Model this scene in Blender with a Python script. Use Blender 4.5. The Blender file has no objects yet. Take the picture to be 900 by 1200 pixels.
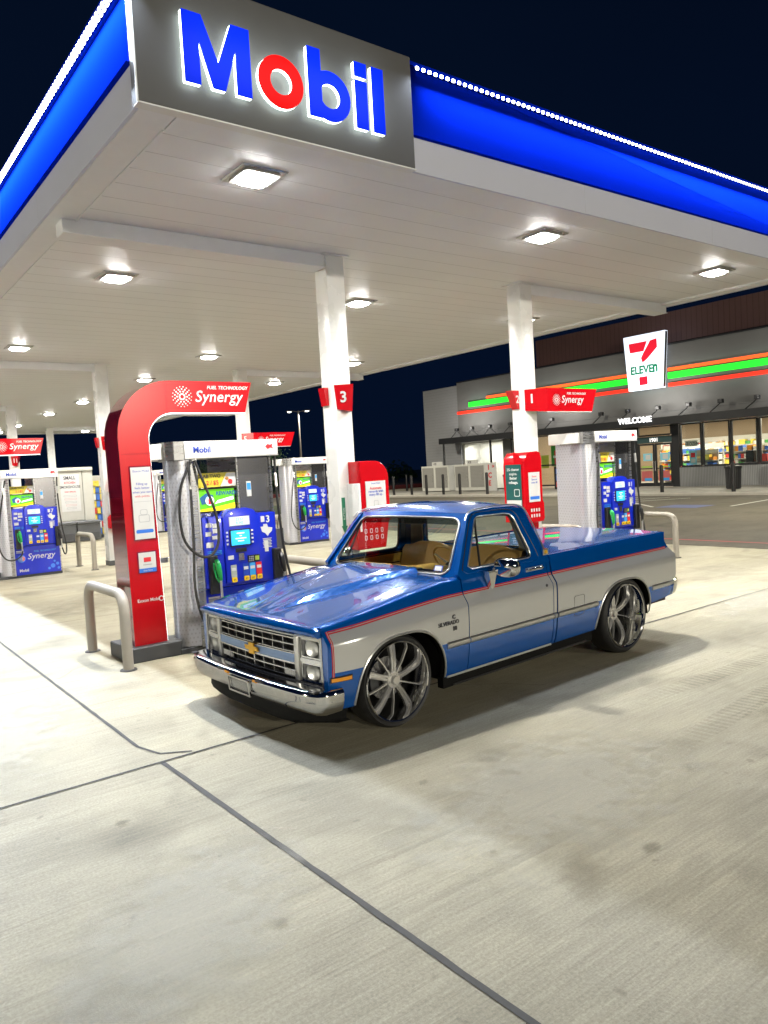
import bpy, bmesh, math, random
from mathutils import Matrix, Vector
random.seed(7)
R = math.radians
SC = bpy.context.scene
COL = SC.collection

# ------------------------------------------------------------------ camera, world, exposure
cam_d = bpy.data.cameras.new("camera")
cam = bpy.data.objects.new("camera", cam_d); COL.objects.link(cam)
F_PX, PITCH, ROLL, YAW, CAM_H = 894.37, 0.0570, -0.0567, 0.9253, 1.96
cp, sp = math.cos(PITCH), math.sin(PITCH)
fw = Vector((math.cos(YAW) * cp, math.sin(YAW) * cp, -sp))
r0 = Vector((math.sin(YAW), -math.cos(YAW), 0.0)); u0 = r0.cross(fw)
c_, s_ = math.cos(ROLL), math.sin(ROLL)
r1 = r0 * c_ + u0 * s_; u1 = u0 * c_ - r0 * s_
M = Matrix((r1, u1, -fw)).transposed().to_4x4(); M.translation = Vector((0, 0, CAM_H))
cam.matrix_world = M
cam_d.sensor_fit = 'VERTICAL'; cam_d.sensor_height = 36.0
cam_d.lens = 36.0 * F_PX / 1200.0
cam_d.clip_start = 0.05; cam_d.clip_end = 2000
SC.camera = cam
SC.view_settings.view_transform = 'Standard'; SC.view_settings.look = 'None'
SC.view_settings.exposure = 0.28; SC.view_settings.gamma = 1.0
SC.view_settings.use_curve_mapping = False
SC.cycles.use_denoising = True
SC.cycles.max_bounces = 7; SC.cycles.diffuse_bounces = 4; SC.cycles.glossy_bounces = 4
SC.cycles.transmission_bounces = 6; SC.cycles.transparent_max_bounces = 12
SC.cycles.caustics_reflective = False; SC.cycles.caustics_refractive = False
SC.cycles.sample_clamp_indirect = 4.0

world = bpy.data.worlds.new("World"); SC.world = world; world.use_nodes = True
wn = world.node_tree.nodes; wl = world.node_tree.links; wn.clear()
w_out = wn.new('ShaderNodeOutputWorld'); w_bg = wn.new('ShaderNodeBackground')
w_tc = wn.new('ShaderNodeTexCoord'); w_sep = wn.new('ShaderNodeSeparateXYZ')
w_ramp = wn.new('ShaderNodeValToRGB'); w_noise = wn.new('ShaderNodeTexNoise')
w_noise.inputs['Scale'].default_value = 1.6; w_noise.inputs['Detail'].default_value = 5
w_ramp.color_ramp.elements[0].position = 0.0; w_ramp.color_ramp.elements[0].color = (0.0016, 0.0055, 0.020, 1)
w_ramp.color_ramp.elements[1].position = 0.75; w_ramp.color_ramp.elements[1].color = (0.0012, 0.0040, 0.0120, 1)
w_mix = wn.new('ShaderNodeMix'); w_mix.data_type = 'RGBA'; w_mix.blend_type = 'MULTIPLY'
w_mix.inputs[0].default_value = 0.5
wl.new(w_tc.outputs['Generated'], w_sep.inputs[0]); wl.new(w_sep.outputs['Z'], w_ramp.inputs[0])
wl.new(w_tc.outputs['Generated'], w_noise.inputs['Vector'])
wl.new(w_ramp.outputs[0], w_mix.inputs[6]); wl.new(w_noise.outputs[0], w_mix.inputs[7])
wl.new(w_mix.outputs[2], w_bg.inputs[0]); wl.new(w_bg.outputs[0], w_out.inputs[0])
w_bg.inputs[1].default_value = 1.0

# light levels
P_CANOPY = 116.0; P_STRIP = 2100.0; P_LOT = 900.0; P_STORE = 90.0
C_CANOPY = (1.0, 0.985, 0.93); C_COOL = (0.72, 0.82, 1.0); C_LOT = (1.0, 0.93, 0.76)

def area_light(name, loc, direction, sx, sy, power, color, spread=180, roll_x=None):
    d = bpy.data.lights.new(name, 'AREA'); d.shape = 'RECTANGLE'; d.size = sx; d.size_y = sy
    d.energy = power; d.color = color; d.spread = R(spread)
    o = bpy.data.objects.new(name, d); COL.objects.link(o)
    z = -Vector(direction).normalized()
    x = Vector(roll_x) if roll_x else Vector((1, 0, 0))
    x = (x - z * x.dot(z)).normalized(); y = z.cross(x)
    m = Matrix((x, y, z)).transposed().to_4x4(); m.translation = Vector(loc)
    o.matrix_world = m
    return o
# unseen lot lamps used as fill, side ones added to brighten fascia band and lot
for (lx_, ly_, lz_, pw) in ((-3.0, -24.0, 7.5, 2.5), (14.0, -26.0, 7.5, 2.3), (-24.0, 16.0, 5.5, 2.2), (24.0, 9.5, 8.5, 1.5), (25.0, 26.0, 8.5, 1.6), (26.0, 42.0, 8.5, 1.4)):
    area_light("lot_fill_light", (lx_, ly_, lz_), ((0.0, 0.12, -1) if lz_ > 8 else (6 - lx_, 6 - ly_, 1.5 - lz_)), 0.5, 0.5, P_LOT * pw, C_LOT)

# ------------------------------------------------------------------ materials
MATS = {}
def _new(name):
    m = bpy.data.materials.new(name); m.use_nodes = True
    return m, m.node_tree.nodes, m.node_tree.links, m.node_tree.nodes['Principled BSDF']
def mat(name, col, rough=0.5, metal=0.0, var=0.08, scale=6.0, bump=0.0, bscale=60.0, coat=0.0, emit=None, estr=0.0, spec=0.5, rvar=0.0, stretch=None):
    if name in MATS: return MATS[name]
    m, n, l, b = _new(name)
    b.inputs['Roughness'].default_value = rough; b.inputs['Metallic'].default_value = metal
    b.inputs['Specular IOR Level'].default_value = spec
    b.inputs['Coat Weight'].default_value = coat; b.inputs['Coat Roughness'].default_value = 0.015
    tc = n.new('ShaderNodeTexCoord'); mp = n.new('ShaderNodeMapping')
    if stretch: mp.inputs['Scale'].default_value = stretch
    l.new(tc.outputs['Object'], mp.inputs[0])
    no = n.new('ShaderNodeTexNoise'); no.inputs['Scale'].default_value = scale; no.inputs['Detail'].default_value = 5
    l.new(mp.outputs[0], no.inputs['Vector'])
    mx = n.new('ShaderNodeMix'); mx.data_type = 'RGBA'
    mx.inputs[6].default_value = (*[c * (1 - var) for c in col], 1); mx.inputs[7].default_value = (*[min(1, c * (1 + var)) for c in col], 1)
    l.new(no.outputs[0], mx.inputs[0]); l.new(mx.outputs[2], b.inputs['Base Color'])
    if rvar:
        mr = n.new('ShaderNodeMapRange'); mr.inputs[3].default_value = max(0.01, rough - rvar); mr.inputs[4].default_value = rough + rvar
        l.new(no.outputs[0], mr.inputs[0]); l.new(mr.outputs[0], b.inputs['Roughness'])
    if bump:
        n2 = n.new('ShaderNodeTexNoise'); n2.inputs['Scale'].default_value = bscale; n2.inputs['Detail'].default_value = 3
        l.new(mp.outputs[0], n2.inputs['Vector'])
        bp = n.new('ShaderNodeBump'); bp.inputs['Strength'].default_value = bump; bp.inputs['Distance'].default_value = 0.01
        l.new(n2.outputs[0], bp.inputs['Height']); l.new(bp.outputs[0], b.inputs['Normal'])
    if emit:
        b.inputs['Emission Color'].default_value = (*emit, 1); b.inputs['Emission Strength'].default_value = estr
    MATS[name] = m
    return m
def math_node(n, l, op, a, b=None, c=None):
    x = n.new('ShaderNodeMath'); x.operation = op
    for i, v in enumerate((a, b, c)):
        if v is None: continue
        if isinstance(v, (int, float)): x.inputs[i].default_value = v
        else: l.new(v, x.inputs[i])
    return x.outputs[0]
def lined(name, col, axis, period, width, dark=0.6, rough=0.4, metal=0.0, bumpd=0.3, offset=0.0, var=0.04, scale=3.0, smooth=False):
    """surface with regular thin grooves along one object axis"""
    if name in MATS: return MATS[name]
    m, n, l, b = _new(name)
    b.inputs['Roughness'].default_value = rough; b.inputs['Metallic'].default_value = metal
    tc = n.new('ShaderNodeTexCoord'); sx = n.new('ShaderNodeSeparateXYZ'); l.new(tc.outputs['Object'], sx.inputs[0])
    v = math_node(n, l, 'DIVIDE', math_node(n, l, 'ADD', sx.outputs[axis], 100 * period + offset), period)
    fr = math_node(n, l, 'FRACT', v)
    if smooth:
        g = math_node(n, l, 'ABSOLUTE', math_node(n, l, 'SUBTRACT', fr, 0.5)); g = math_node(n, l, 'MULTIPLY', g, 2.0)
    else:
        g = math_node(n, l, 'LESS_THAN', fr, width / period)
    no = n.new('ShaderNodeTexNoise'); no.inputs['Scale'].default_value = scale; no.inputs['Detail'].default_value = 4
    l.new(tc.outputs['Object'], no.inputs['Vector'])
    m1 = n.new('ShaderNodeMix'); m1.data_type = 'RGBA'
    m1.inputs[6].default_value = (*[c * (1 - var) for c in col], 1); m1.inputs[7].default_value = (*[c * (1 + var) for c in col], 1)
    l.new(no.outputs[0], m1.inputs[0])
    m2 = n.new('ShaderNodeMix'); m2.data_type = 'RGBA'; m2.inputs[7].default_value = (*[c * dark for c in col], 1)
    l.new(m1.outputs[2], m2.inputs[6]); l.new(g, m2.inputs[0]); l.new(m2.outputs[2], b.inputs['Base Color'])
    bp = n.new('ShaderNodeBump'); bp.inputs['Strength'].default_value = bumpd; bp.inputs['Distance'].default_value = 0.01; bp.invert = True
    l.new(g, bp.inputs['Height']); l.new(bp.outputs[0], b.inputs['Normal'])
    MATS[name] = m
    return m
def emitm(name, col, strength):
    if name in MATS: return MATS[name]
    m, n, l, b = _new(name)
    b.inputs['Base Color'].default_value = (*col, 1); b.inputs['Roughness'].default_value = 0.4
    b.inputs['Emission Color'].default_value = (*col, 1); b.inputs['Emission Strength'].default_value = strength; b.inputs['Specular IOR Level'].default_value = 0.1
    MATS[name] = m; return m
def glassm(name, tint=(1, 1, 1), alpha=0.12, rough=0.02):
    """thin window glass: clear with a sharp reflection"""
    if name in MATS: return MATS[name]
    m = bpy.data.materials.new(name); m.use_nodes = True
    n = m.node_tree.nodes; l = m.node_tree.links; n.clear()
    o = n.new('ShaderNodeOutputMaterial'); t = n.new('ShaderNodeBsdfTransparent'); g = n.new('ShaderNodeBsdfGlossy')
    t.inputs[0].default_value = (*tint, 1); g.inputs['Roughness'].default_value = rough
    lw = n.new('ShaderNodeLayerWeight'); lw.inputs[0].default_value = alpha
    mx = n.new('ShaderNodeMixShader'); l.new(lw.outputs['Fresnel'], mx.inputs[0]); l.new(t.outputs[0], mx.inputs[1]); l.new(g.outputs[0], mx.inputs[2])
    l.new(mx.outputs[0], o.inputs[0]); MATS[name] = m
    return m
def concrete(name, col, dark=1.0, broom=True):
    m, n, l, b = _new(name)
    tc = n.new('ShaderNodeTexCoord')
    def noise(scale, stretch=(1, 1, 1), detail=6, rough=0.6, rot=0.0):
        mp = n.new('ShaderNodeMapping'); mp.inputs['Scale'].default_value = stretch; mp.inputs['Rotation'].default_value = (0, 0, rot)
        l.new(tc.outputs['Object'], mp.inputs[0]); x = n.new('ShaderNodeTexNoise')
        x.inputs['Scale'].default_value = scale; x.inputs['Detail'].default_value = detail; x.inputs['Roughness'].default_value = rough
        l.new(mp.outputs[0], x.inputs['Vector']); return x.outputs[0]
    def ramp(v, a, b2, c0, c1):
        r_ = n.new('ShaderNodeMapRange'); r_.inputs[1].default_value = a; r_.inputs[2].default_value = b2
        r_.inputs[3].default_value = c0; r_.inputs[4].default_value = c1; l.new(v, r_.inputs[0]); return r_.outputs[0]
    big = ramp(noise(0.35), 0.3, 0.7, 0.80, 1.12)
    cloud = ramp(noise(1.3, (0.5, 1.5, 1), 7, 0.65, 0.1), 0.35, 0.7, 0.84, 1.10)
    grain = ramp(noise(70, (1, 1, 1), 4, .75), 0.32, 0.68, 0.76, 1.18)
    fine = ramp(noise(14, (0.25, 2.6, 1), 6, 0.7, 0.02), 0.35, 0.65, 0.92, 1.07)
    broomn = noise(30, (0.03, 2.0, 1), 4, 0.65, 0.03)
    br = ramp(broomn, 0.35, 0.65, 0.88, 1.05)
    stain = ramp(noise(0.9, (1, 1, 1), 3, 0.5, 0.7), 0.58, 0.74, 1.0, 0.70)
    spots = ramp(noise(11.0, (1, 1, 1), 2, 0.4), 0.70, 0.78, 1.0, 0.72)
    skid = ramp(noise(2.2, (0.12, 3.4, 1), 4, 0.55, 0.5), 0.62, 0.76, 1.0, 0.72)
    vo = n.new('ShaderNodeTexVoronoi'); vo.inputs['Scale'].default_value = 1.7; vo.inputs['Randomness'].default_value = 1.0; l.new(tc.outputs['Object'], vo.inputs['Vector'])
    gum = ramp(vo.outputs['Distance'], 0.022, 0.034, 0.62, 1.0)
    vs = n.new('ShaderNodeSeparateXYZ'); l.new(tc.outputs['Object'], vs.inputs[0])
    cv = n.new('ShaderNodeCombineXYZ')
    l.new(math_node(n, l, 'FLOOR', math_node(n, l, 'DIVIDE', math_node(n, l, 'SUBTRACT', vs.outputs[0], 1.85), 5.05)), cv.inputs[0])
    l.new(math_node(n, l, 'FLOOR', math_node(n, l, 'DIVIDE', math_node(n, l, 'SUBTRACT', vs.outputs[1], 5.2), 5.3)), cv.inputs[1])
    wn_ = n.new('ShaderNodeTexWhiteNoise'); l.new(cv.outputs[0], wn_.inputs['Vector']); slab = ramp(wn_.outputs['Value'], 0, 1, .93, 1.05)
    rings = n.new('ShaderNodeTexNoise'); rings.inputs['Scale'].default_value = 0.8; rings.inputs['Detail'].default_value = 2; rings.inputs['Distortion'].default_value = 1.5
    l.new(tc.outputs['Object'], rings.inputs['Vector']); blot = ramp(rings.outputs[0], .56, .64, 1.0, .86)
    v = math_node(n, l, 'MULTIPLY', math_node(n, l, 'MULTIPLY', big, gum), math_node(n, l, 'MULTIPLY', slab, blot))
    for k in (cloud, grain, fine, br, stain, spots, skid): v = math_node(n, l, 'MULTIPLY', v, k)
    mx = n.new('ShaderNodeMix'); mx.data_type = 'RGBA'; mx.blend_type = 'MULTIPLY'; mx.inputs[0].default_value = 1
    tint = n.new('ShaderNodeMix'); tint.data_type = 'RGBA'
    tint.inputs[6].default_value = (col[0] * 1.02, col[1], col[2] * 0.93, 1); tint.inputs[7].default_value = (col[0] * 0.98, col[1], col[2] * 1.10, 1)
    l.new(noise(0.6, (1, 1, 1), 3, 0.5, 1.0), tint.inputs[0])
    cb = n.new('ShaderNodeCombineColor')
    for i in range(3): l.new(v, cb.inputs[i])
    l.new(tint.outputs[2], mx.inputs[6]); l.new(cb.outputs[0], mx.inputs[7]); l.new(mx.outputs[2], b.inputs['Base Color'])
    b.inputs['Roughness'].default_value = 0.72; b.inputs['Specular IOR Level'].default_value = 0.35
    bp = n.new('ShaderNodeBump'); bp.inputs['Strength'].default_value = 0.5; bp.inputs['Distance'].default_value = 0.006
    l.new(math_node(n, l, 'ADD', broomn, math_node(n, l, 'MULTIPLY', grain, 0.35)), bp.inputs['Height']); l.new(bp.outputs[0], b.inputs['Normal'])
    MATS[name] = m; return m
def perforated(name):
    m, n, l, b = _new(name)
    b.inputs['Metallic'].default_value = 0.55; b.inputs['Roughness'].default_value = 0.32
    tc = n.new('ShaderNodeTexCoord'); sx = n.new('ShaderNodeSeparateXYZ'); l.new(tc.outputs['Object'], sx.inputs[0])
    u = math_node(n, l, 'SUBTRACT', sx.outputs[0], math_node(n, l, 'MULTIPLY', sx.outputs[1], 1.0))
    row = math_node(n, l, 'FLOOR', math_node(n, l, 'MULTIPLY', sx.outputs[2], 21.0))
    off = math_node(n, l, 'MULTIPLY', math_node(n, l, 'MODULO', row, 2.0), 0.5)
    fu = math_node(n, l, 'SUBTRACT', math_node(n, l, 'FRACT', math_node(n, l, 'ADD', math_node(n, l, 'MULTIPLY', math_node(n, l, 'ADD', u, 50), 19.0), off)), 0.5)
    fz = math_node(n, l, 'SUBTRACT', math_node(n, l, 'FRACT', math_node(n, l, 'MULTIPLY', sx.outputs[2], 21.0)), 0.5)
    d = math_node(n, l, 'ADD', math_node(n, l, 'MULTIPLY', fu, fu), math_node(n, l, 'MULTIPLY', fz, fz))
    g = math_node(n, l, 'LESS_THAN', d, 0.05)
    mx = n.new('ShaderNodeMix'); mx.data_type = 'RGBA'; mx.inputs[6].default_value = (0.70, 0.71, 0.78, 1); mx.inputs[7].default_value = (0.57, 0.57, 0.63, 1)
    l.new(g, mx.inputs[0]); l.new(mx.outputs[2], b.inputs['Base Color'])
    MATS[name] = m; return m

WHITE = mat('white_paint', (0.82, 0.82, 0.80), 0.35, var=0.03, scale=2)
COLW = mat('column_white', (0.80, 0.80, 0.78), 0.28, var=0.05, scale=2.5, rvar=0.08)
SOFFIT = lined('soffit_panels', (0.87, 0.88, 0.90), 1, 0.405, 0.018, 0.72, 0.42, bumpd=0.5, var=0.05, scale=0.8)
TRIMW = mat('soffit_trim', (0.87, 0.88, 0.90), 0.38, var=0.04)
FBLUE = mat('fascia_blue', (0.001, 0.013, 0.36), 0.9, var=0.06, scale=2, spec=0.0)
FWHITE = mat('fascia_white', (0.60, 0.62, 0.74), 0.55, var=0.04, scale=1.5)
FGREY = mat('sign_grey', (0.092, 0.090, 0.088), 0.5, metal=0.0, var=0.06)
RED = mat('red_panel', (0.46, 0.003, 0.008), 0.25, var=0.05, coat=0.3, spec=.3)
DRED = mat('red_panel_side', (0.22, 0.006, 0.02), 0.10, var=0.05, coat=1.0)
PBLUE = mat('pump_blue', (0.006, 0.022, 0.50), 0.30, var=0.08, coat=0.3)
STEEL = mat('stainless', (0.52, 0.52, 0.53), 0.28, 0.9, var=0.08, scale=3, rvar=0.08, stretch=(1, 1, 12))
DSTEEL = mat('dark_stainless', (0.30, 0.30, 0.32), 0.22, 0.9, var=0.12, scale=2)
PERF = perforated('perforated_aluminium')
BLACK = mat('black_plastic', (0.012, 0.012, 0.014), 0.38, var=0.2)
RUBBER = mat('black_rubber', (0.014, 0.014, 0.015), 0.48, var=0.25, bump=0.1)
TYRE = mat('tyre_rubber', (0.016, 0.016, 0.017), 0.55, var=0.2, bump=0.15, bscale=90)
DARKG = mat('dark_grey', (0.05, 0.052, 0.058), 0.5, var=0.15)
GREYB = mat('grey_bin_plastic', (0.10, 0.105, 0.115), 0.5, var=0.1)
TAN = mat('guard_paint', (0.34, 0.31, 0.26), 0.42, var=0.12, scale=5, bump=0.05)
WHEELC = mat('wheel_chrome', (0.95, 0.94, 0.92), 0.16, 0.72, var=0.04, scale=4)
CHROME = mat('chrome', (0.86, 0.86, 0.86), 0.06, 1.0, var=0.04, scale=4)
SCHROME = mat('satin_chrome', (0.80, 0.80, 0.79), 0.28, 0.9, var=0.05)
GREEN = mat('green_nozzle', (0.01, 0.33, 0.07), 0.3)
YELL = mat('yellow_button', (0.85, 0.55, 0.01), 0.4)
LBLUE = mat('light_blue', (0.04, 0.32, 0.75), 0.4)
STWHITE = mat('sticker_white', (0.62, 0.62, 0.61), 0.45)
INKBLUE = mat('ink_blue', (0.01, 0.05, 0.42), 0.5)
INKRED = mat('ink_red', (0.62, 0.02, 0.03), 0.5)
INKGREEN = mat('ink_green', (0.005, 0.16, 0.08), 0.5)
INKDARK = mat('ink_dark', (0.03, 0.03, 0.04), 0.5)
INKGREY = mat('ink_grey', (0.35, 0.36, 0.38), 0.5)
LED = emitm('led_white', (1.0, 1.0, 1.0), 9.0)
LENS = emitm('lamp_lens', (1.0, 0.98, 0.95), 95.0)
HALO = emitm('halo_acrylic', (0.86, 1.0, 0.95), 4.5)
EBLUE = emitm('letter_blue', (0.001, 0.016, 0.55), 0.85)
ERED = emitm('letter_red', (0.55, 0.002, 0.002), 0.8)
SCREEN = emitm('screen_blue', (0.03, 0.36, 0.80), 0.9)
SCREENW = emitm('screen_pale', (0.45, 0.70, 0.80), 0.9)
VGREEN = emitm('video_green', (0.10, 0.42, 0.02), 0.8)
VYEL = emitm('video_yellow', (0.75, 0.62, 0.02), 0.8)
VDARK = emitm('video_dark', (0.03, 0.10, 0.22), 0.6)
VWHITE = emitm('video_white', (0.7, 0.75, 0.8), 0.8)
VRED = emitm('video_red', (0.6, 0.03, 0.05), 0.7)

# ------------------------------------------------------------------ mesh tools
class MB:
    def __init__(s): s.v = []; s.f = []; s.mi = []; s.mats = []
    def m(s, m_):
        if m_ not in s.mats: s.mats.append(m_)
        return s.mats.index(m_)
    def add(s, vs, fs, m_):
        b = len(s.v); k = s.m(m_)
        s.v += [tuple(v) for v in vs]
        for f in fs: s.f.append(tuple(b + i for i in f)); s.mi.append(k)
        return s
    def box(s, x0, x1, y0, y1, z0, z1, m_):
        vs = [(x, y, z) for z in (z0, z1) for y in (y0, y1) for x in (x0, x1)]
        return s.add(vs, [(0, 2, 3, 1), (4, 5, 7, 6), (0, 1, 5, 4), (2, 6, 7, 3), (0, 4, 6, 2), (1, 3, 7, 5)], m_)
    def prism(s, poly, fn, d0, d1, m_, side=None):
        """poly of (a,b) extruded over depth; fn(a,b,d)->xyz"""
        n = len(poly)
        vs = [fn(a, b, d0) for a, b in poly] + [fn(a, b, d1) for a, b in poly]
        s.add(vs, [tuple(range(n)), tuple(range(2 * n - 1, n - 1, -1))], m_)
        return s.add(vs, [(i, (i + 1) % n + 0, (i + 1) % n + n, i + n) for i in range(n)], side or m_)
    def tube(s, pts, r, m_, n=10, closed=False, cap=True):
        pts = [Vector(p) for p in pts]; N = len(pts); vs = []; up = Vector((0.12, 0.07, 1)).normalized()
        prev = None
        for i, p in enumerate(pts):
            a = pts[(i - 1) % N] if (closed or i) else p; b = pts[(i + 1) % N] if (closed or i < N - 1) else p
            t = (b - a).normalized()
            x = prev - t * prev.dot(t) if prev is not None else t.cross(up)
            if x.length < 1e-5: x = t.cross(Vector((1, 0, 0)))
            x.normalize(); prev = x; y = t.cross(x)
            rr = r[i] if isinstance(r, (list, tuple)) else r
            for k in range(n):
                q = 2 * math.pi * k / n; vs.append(p + (x * math.cos(q) + y * math.sin(q)) * rr)
        fs = []
        for i in range(N if closed else N - 1):
            j = (i + 1) % N
            for k in range(n): fs.append((i * n + k, i * n + (k + 1) % n, j * n + (k + 1) % n, j * n + k))
        if cap and not closed: fs += [tuple(reversed(range(n))), tuple((N - 1) * n + k for k in range(n))]
        return s.add(vs, fs, m_)
    def lathe(s, prof, fn, m_, n=32, a0=0.0, a1=2 * math.pi):
        """prof of (r,h); fn(r*cos, r*sin, h)->xyz"""
        full = abs(a1 - a0 - 2 * math.pi) < 1e-6; K = n if full else n + 1
        vs = [fn(r_ * math.cos(a0 + (a1 - a0) * k / n), r_ * math.sin(a0 + (a1 - a0) * k / n), h) for r_, h in prof for k in range(K)]
        fs = []
        for i in range(len(prof) - 1):
            for k in range(n):
                k2 = (k + 1) % K
                fs.append((i * K + k, i * K + k2, (i + 1) * K + k2, (i + 1) * K + k))
        return s.add(vs, fs, m_)
    def grid(s, P, m_, closed=False):
        """P[i][j] points; m_ a material or fn(i,j)"""
        ni = len(P); nj = len(P[0]); b = len(s.v); s.v += [tuple(p) for row in P for p in row]
        for i in range(ni - 1):
            for j in range(nj if closed else nj - 1):
                j2 = (j + 1) % nj
                s.f.append((b + i * nj + j, b + i * nj + j2, b + (i + 1) * nj + j2, b + (i + 1) * nj + j)); s.mi.append(s.m(m_(i, j) if callable(m_) and not isinstance(m_, bpy.types.Material) else m_))
        return s
    def text(s, body, org, xd, ud, size, m_, ext=0.002, off=0.0, align='LEFT', shear=0.0, sx=1.0, space=1.0):
        c = bpy.data.curves.new('t', 'FONT'); c.body = body; c.size = size; c.extrude = ext / 2; c.offset = off * size
        c.align_x = align; c.shear = shear; c.resolution_u = 3; c.space_character = space
        o = bpy.data.objects.new('t', c); COL.objects.link(o)
        dg = bpy.context.evaluated_depsgraph_get(); me = bpy.data.meshes.new_from_object(o.evaluated_get(dg))
        bpy.data.objects.remove(o); bpy.data.curves.remove(c)
        xd = Vector(xd); ud = Vector(ud); nd = xd.cross(ud); org = Vector(org)
        s.add([org + xd * (v.co.x * sx) + ud * v.co.y + nd * (v.co.z + ext / 2) for v in me.vertices], [tuple(p.vertices) for p in me.polygons], m_)
        bpy.data.meshes.remove(me); return s
    def xf(s, fn): s.v = [tuple(fn(*v)) for v in s.v]; return s
    def build(s, name, parent=None, bevel=0.0, seg=1, smooth=35, loc=(0, 0, 0)):
        me = bpy.data.meshes.new(name)
        me.from_pydata([tuple(v) for v in s.v], [], s.f)
        for m_ in s.mats: me.materials.append(m_)
        me.polygons.foreach_set('material_index', s.mi)
        bm = bmesh.new(); bm.from_mesh(me)
        bmesh.ops.remove_doubles(bm, verts=bm.verts, dist=1e-5)
        bmesh.ops.dissolve_degenerate(bm, dist=1e-5, edges=bm.edges)
        bmesh.ops.recalc_face_normals(bm, faces=bm.faces)
        if bevel:
            es = [e for e in bm.edges if len(e.link_faces) == 2 and e.calc_face_angle(0) > 0.7]
            bmesh.ops.bevel(bm, geom=es, offset=bevel, segments=seg, affect='EDGES', profile=0.6, clamp_overlap=True)
        bm.to_mesh(me); bm.free()
        if smooth:
            me.polygons.foreach_set('use_smooth', [True] * len(me.polygons)); me.set_sharp_from_angle(angle=R(smooth))
        me.update()
        o = bpy.data.objects.new(name, me); COL.objects.link(o); o.location = loc
        if parent: o.parent = parent
        return o
def tag(o, label, cat, group=None, kind=None):
    if label: o['label'] = label
    if cat: o['category'] = cat
    if group: o['group'] = group
    if kind: o['kind'] = kind
    return o
def thing(name, label, cat, loc=(0, 0, 0), rz=0.0, group=None):
    o = bpy.data.objects.new(name, None); COL.objects.link(o); o.location = loc; o.rotation_euler = (0, 0, rz)
    o.empty_display_size = 0.1
    return tag(o, label, cat, group)
def dup(root, loc, label, rz=None, group=None):
    def cp_(o, par):
        c = o.copy(); COL.objects.link(c)
        if par: c.parent = par
        for ch in list(o.children): cp_(ch, c)
        return c
    c = cp_(root, None); c.location = loc; c['label'] = label
    if rz is not None: c.rotation_euler = (0, 0, rz)
    if group: c['group'] = group
    return c
def struct(o): o['kind'] = 'structure'; return o
def XZ(y): return lambda a, b, d: (a, y + d, b)
FX, FU = (1, 0, 0), (0, 0, 1)                    # writing that faces -Y
SX_, SU = (0, -1, 0), (0, 0, 1)                  # writing that faces -X
def arc(cx, cz, r_, a0, a1, n): return [(cx + r_ * math.cos(R(a0 + (a1 - a0) * i / n)), cz + r_ * math.sin(R(a0 + (a1 - a0) * i / n))) for i in range(n + 1)]
def rrect(x0, x1, z0, z1, r_, n=4):
    return arc(x1 - r_, z1 - r_, r_, 0, 90, n) + arc(x0 + r_, z1 - r_, r_, 90, 180, n) + arc(x0 + r_, z0 + r_, r_, 180, 270, n) + arc(x1 - r_, z0 + r_, r_, 270, 360, n)
def ring(b, outer, inner, fn, d0, d1, m_):
    n = len(outer)
    vs = [fn(*p, d0) for p in outer] + [fn(*p, d0) for p in inner] + [fn(*p, d1) for p in outer] + [fn(*p, d1) for p in inner]
    fs = []
    for i in range(n):
        j = (i + 1) % n
        fs += [(i, j, n + j, n + i), (2 * n + i, 3 * n + i, 3 * n + j, 2 * n + j), (i, 2 * n + i, 2 * n + j, j), (n + i, n + j, 3 * n + j, 3 * n + i)]
    b.add(vs, fs, m_)

# ------------------------------------------------------------------ ground
CONC = concrete('concrete_lot', (0.435, 0.398, 0.285))
SIDEW = concrete('concrete_walk', (0.50, 0.48, 0.43))
DIMLOT = concrete('dimmed_lot', (0.135, 0.122, 0.094))  # lot concrete, colour darkened for the light falling off past the canopy
JOINT = mat('joint_sealant', (0.055, 0.053, 0.048), 0.75, var=0.5, scale=9)
PAINTR = mat('red_line_paint', (0.38, 0.05, 0.06), 0.6, var=0.2, scale=5)
PAINTW = mat('white_line_paint', (0.60, 0.60, 0.56), 0.6, var=0.25, scale=5)
PAINTB = mat('blue_symbol_paint', (0.09, 0.11, 0.24), 0.6, var=0.25, scale=5)
b = MB(); b.grid([[(-300 + 600 * i / 30, -300 + 700 * j / 30, 0) for j in range(31)] for i in range(31)], CONC)
struct(b.build('ground', smooth=0))
def strip_line(name, pts, w, m_, z=0.004, jit=0.0):
    """narrow flat strip following pts"""
    b = MB(); L = []; Rr = []
    P = []
    for (a, c) in zip(pts[:-1], pts[1:]):
        a = Vector(a); c = Vector(c); k = max(1, int((c - a).length / 0.12)) if jit else 1
        for i in range(k): P.append(a.lerp(c, i / k))
    P.append(Vector(pts[-1]))
    for i, p in enumerate(P):
        t = (P[min(i + 1, len(P) - 1)] - P[max(i - 1, 0)]).normalized(); nn = Vector((-t.y, t.x))
        ww = w * (1 + random.uniform(-jit, jit)); q = p + nn * random.uniform(-jit, jit) * w * 0.4
        L.append((q.x + nn.x * ww / 2, q.y + nn.y * ww / 2, z)); Rr.append((q.x - nn.x * ww / 2, q.y - nn.y * ww / 2, z))
    b.grid([L, Rr], m_); return struct(b.build(name, smooth=0))
strip_line('ground_joint', [(1.88, -6), (1.87, 1.79), (1.83, 5.16)], 0.034, JOINT, jit=0.12)
strip_line('ground_joint', [(1.80, 43), (1.84, 10.8), (1.81, 5.6), (1.88, 5.34), (2.07, 5.215)], 0.026, JOINT, jit=0.15)
strip_line('ground_joint', [(-12, 5.12), (0.8, 5.16), (2.9, 5.18), (10.5, 5.2), (29, 5.25)], 0.022, JOINT, z=0.0055, jit=0.15)
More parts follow.
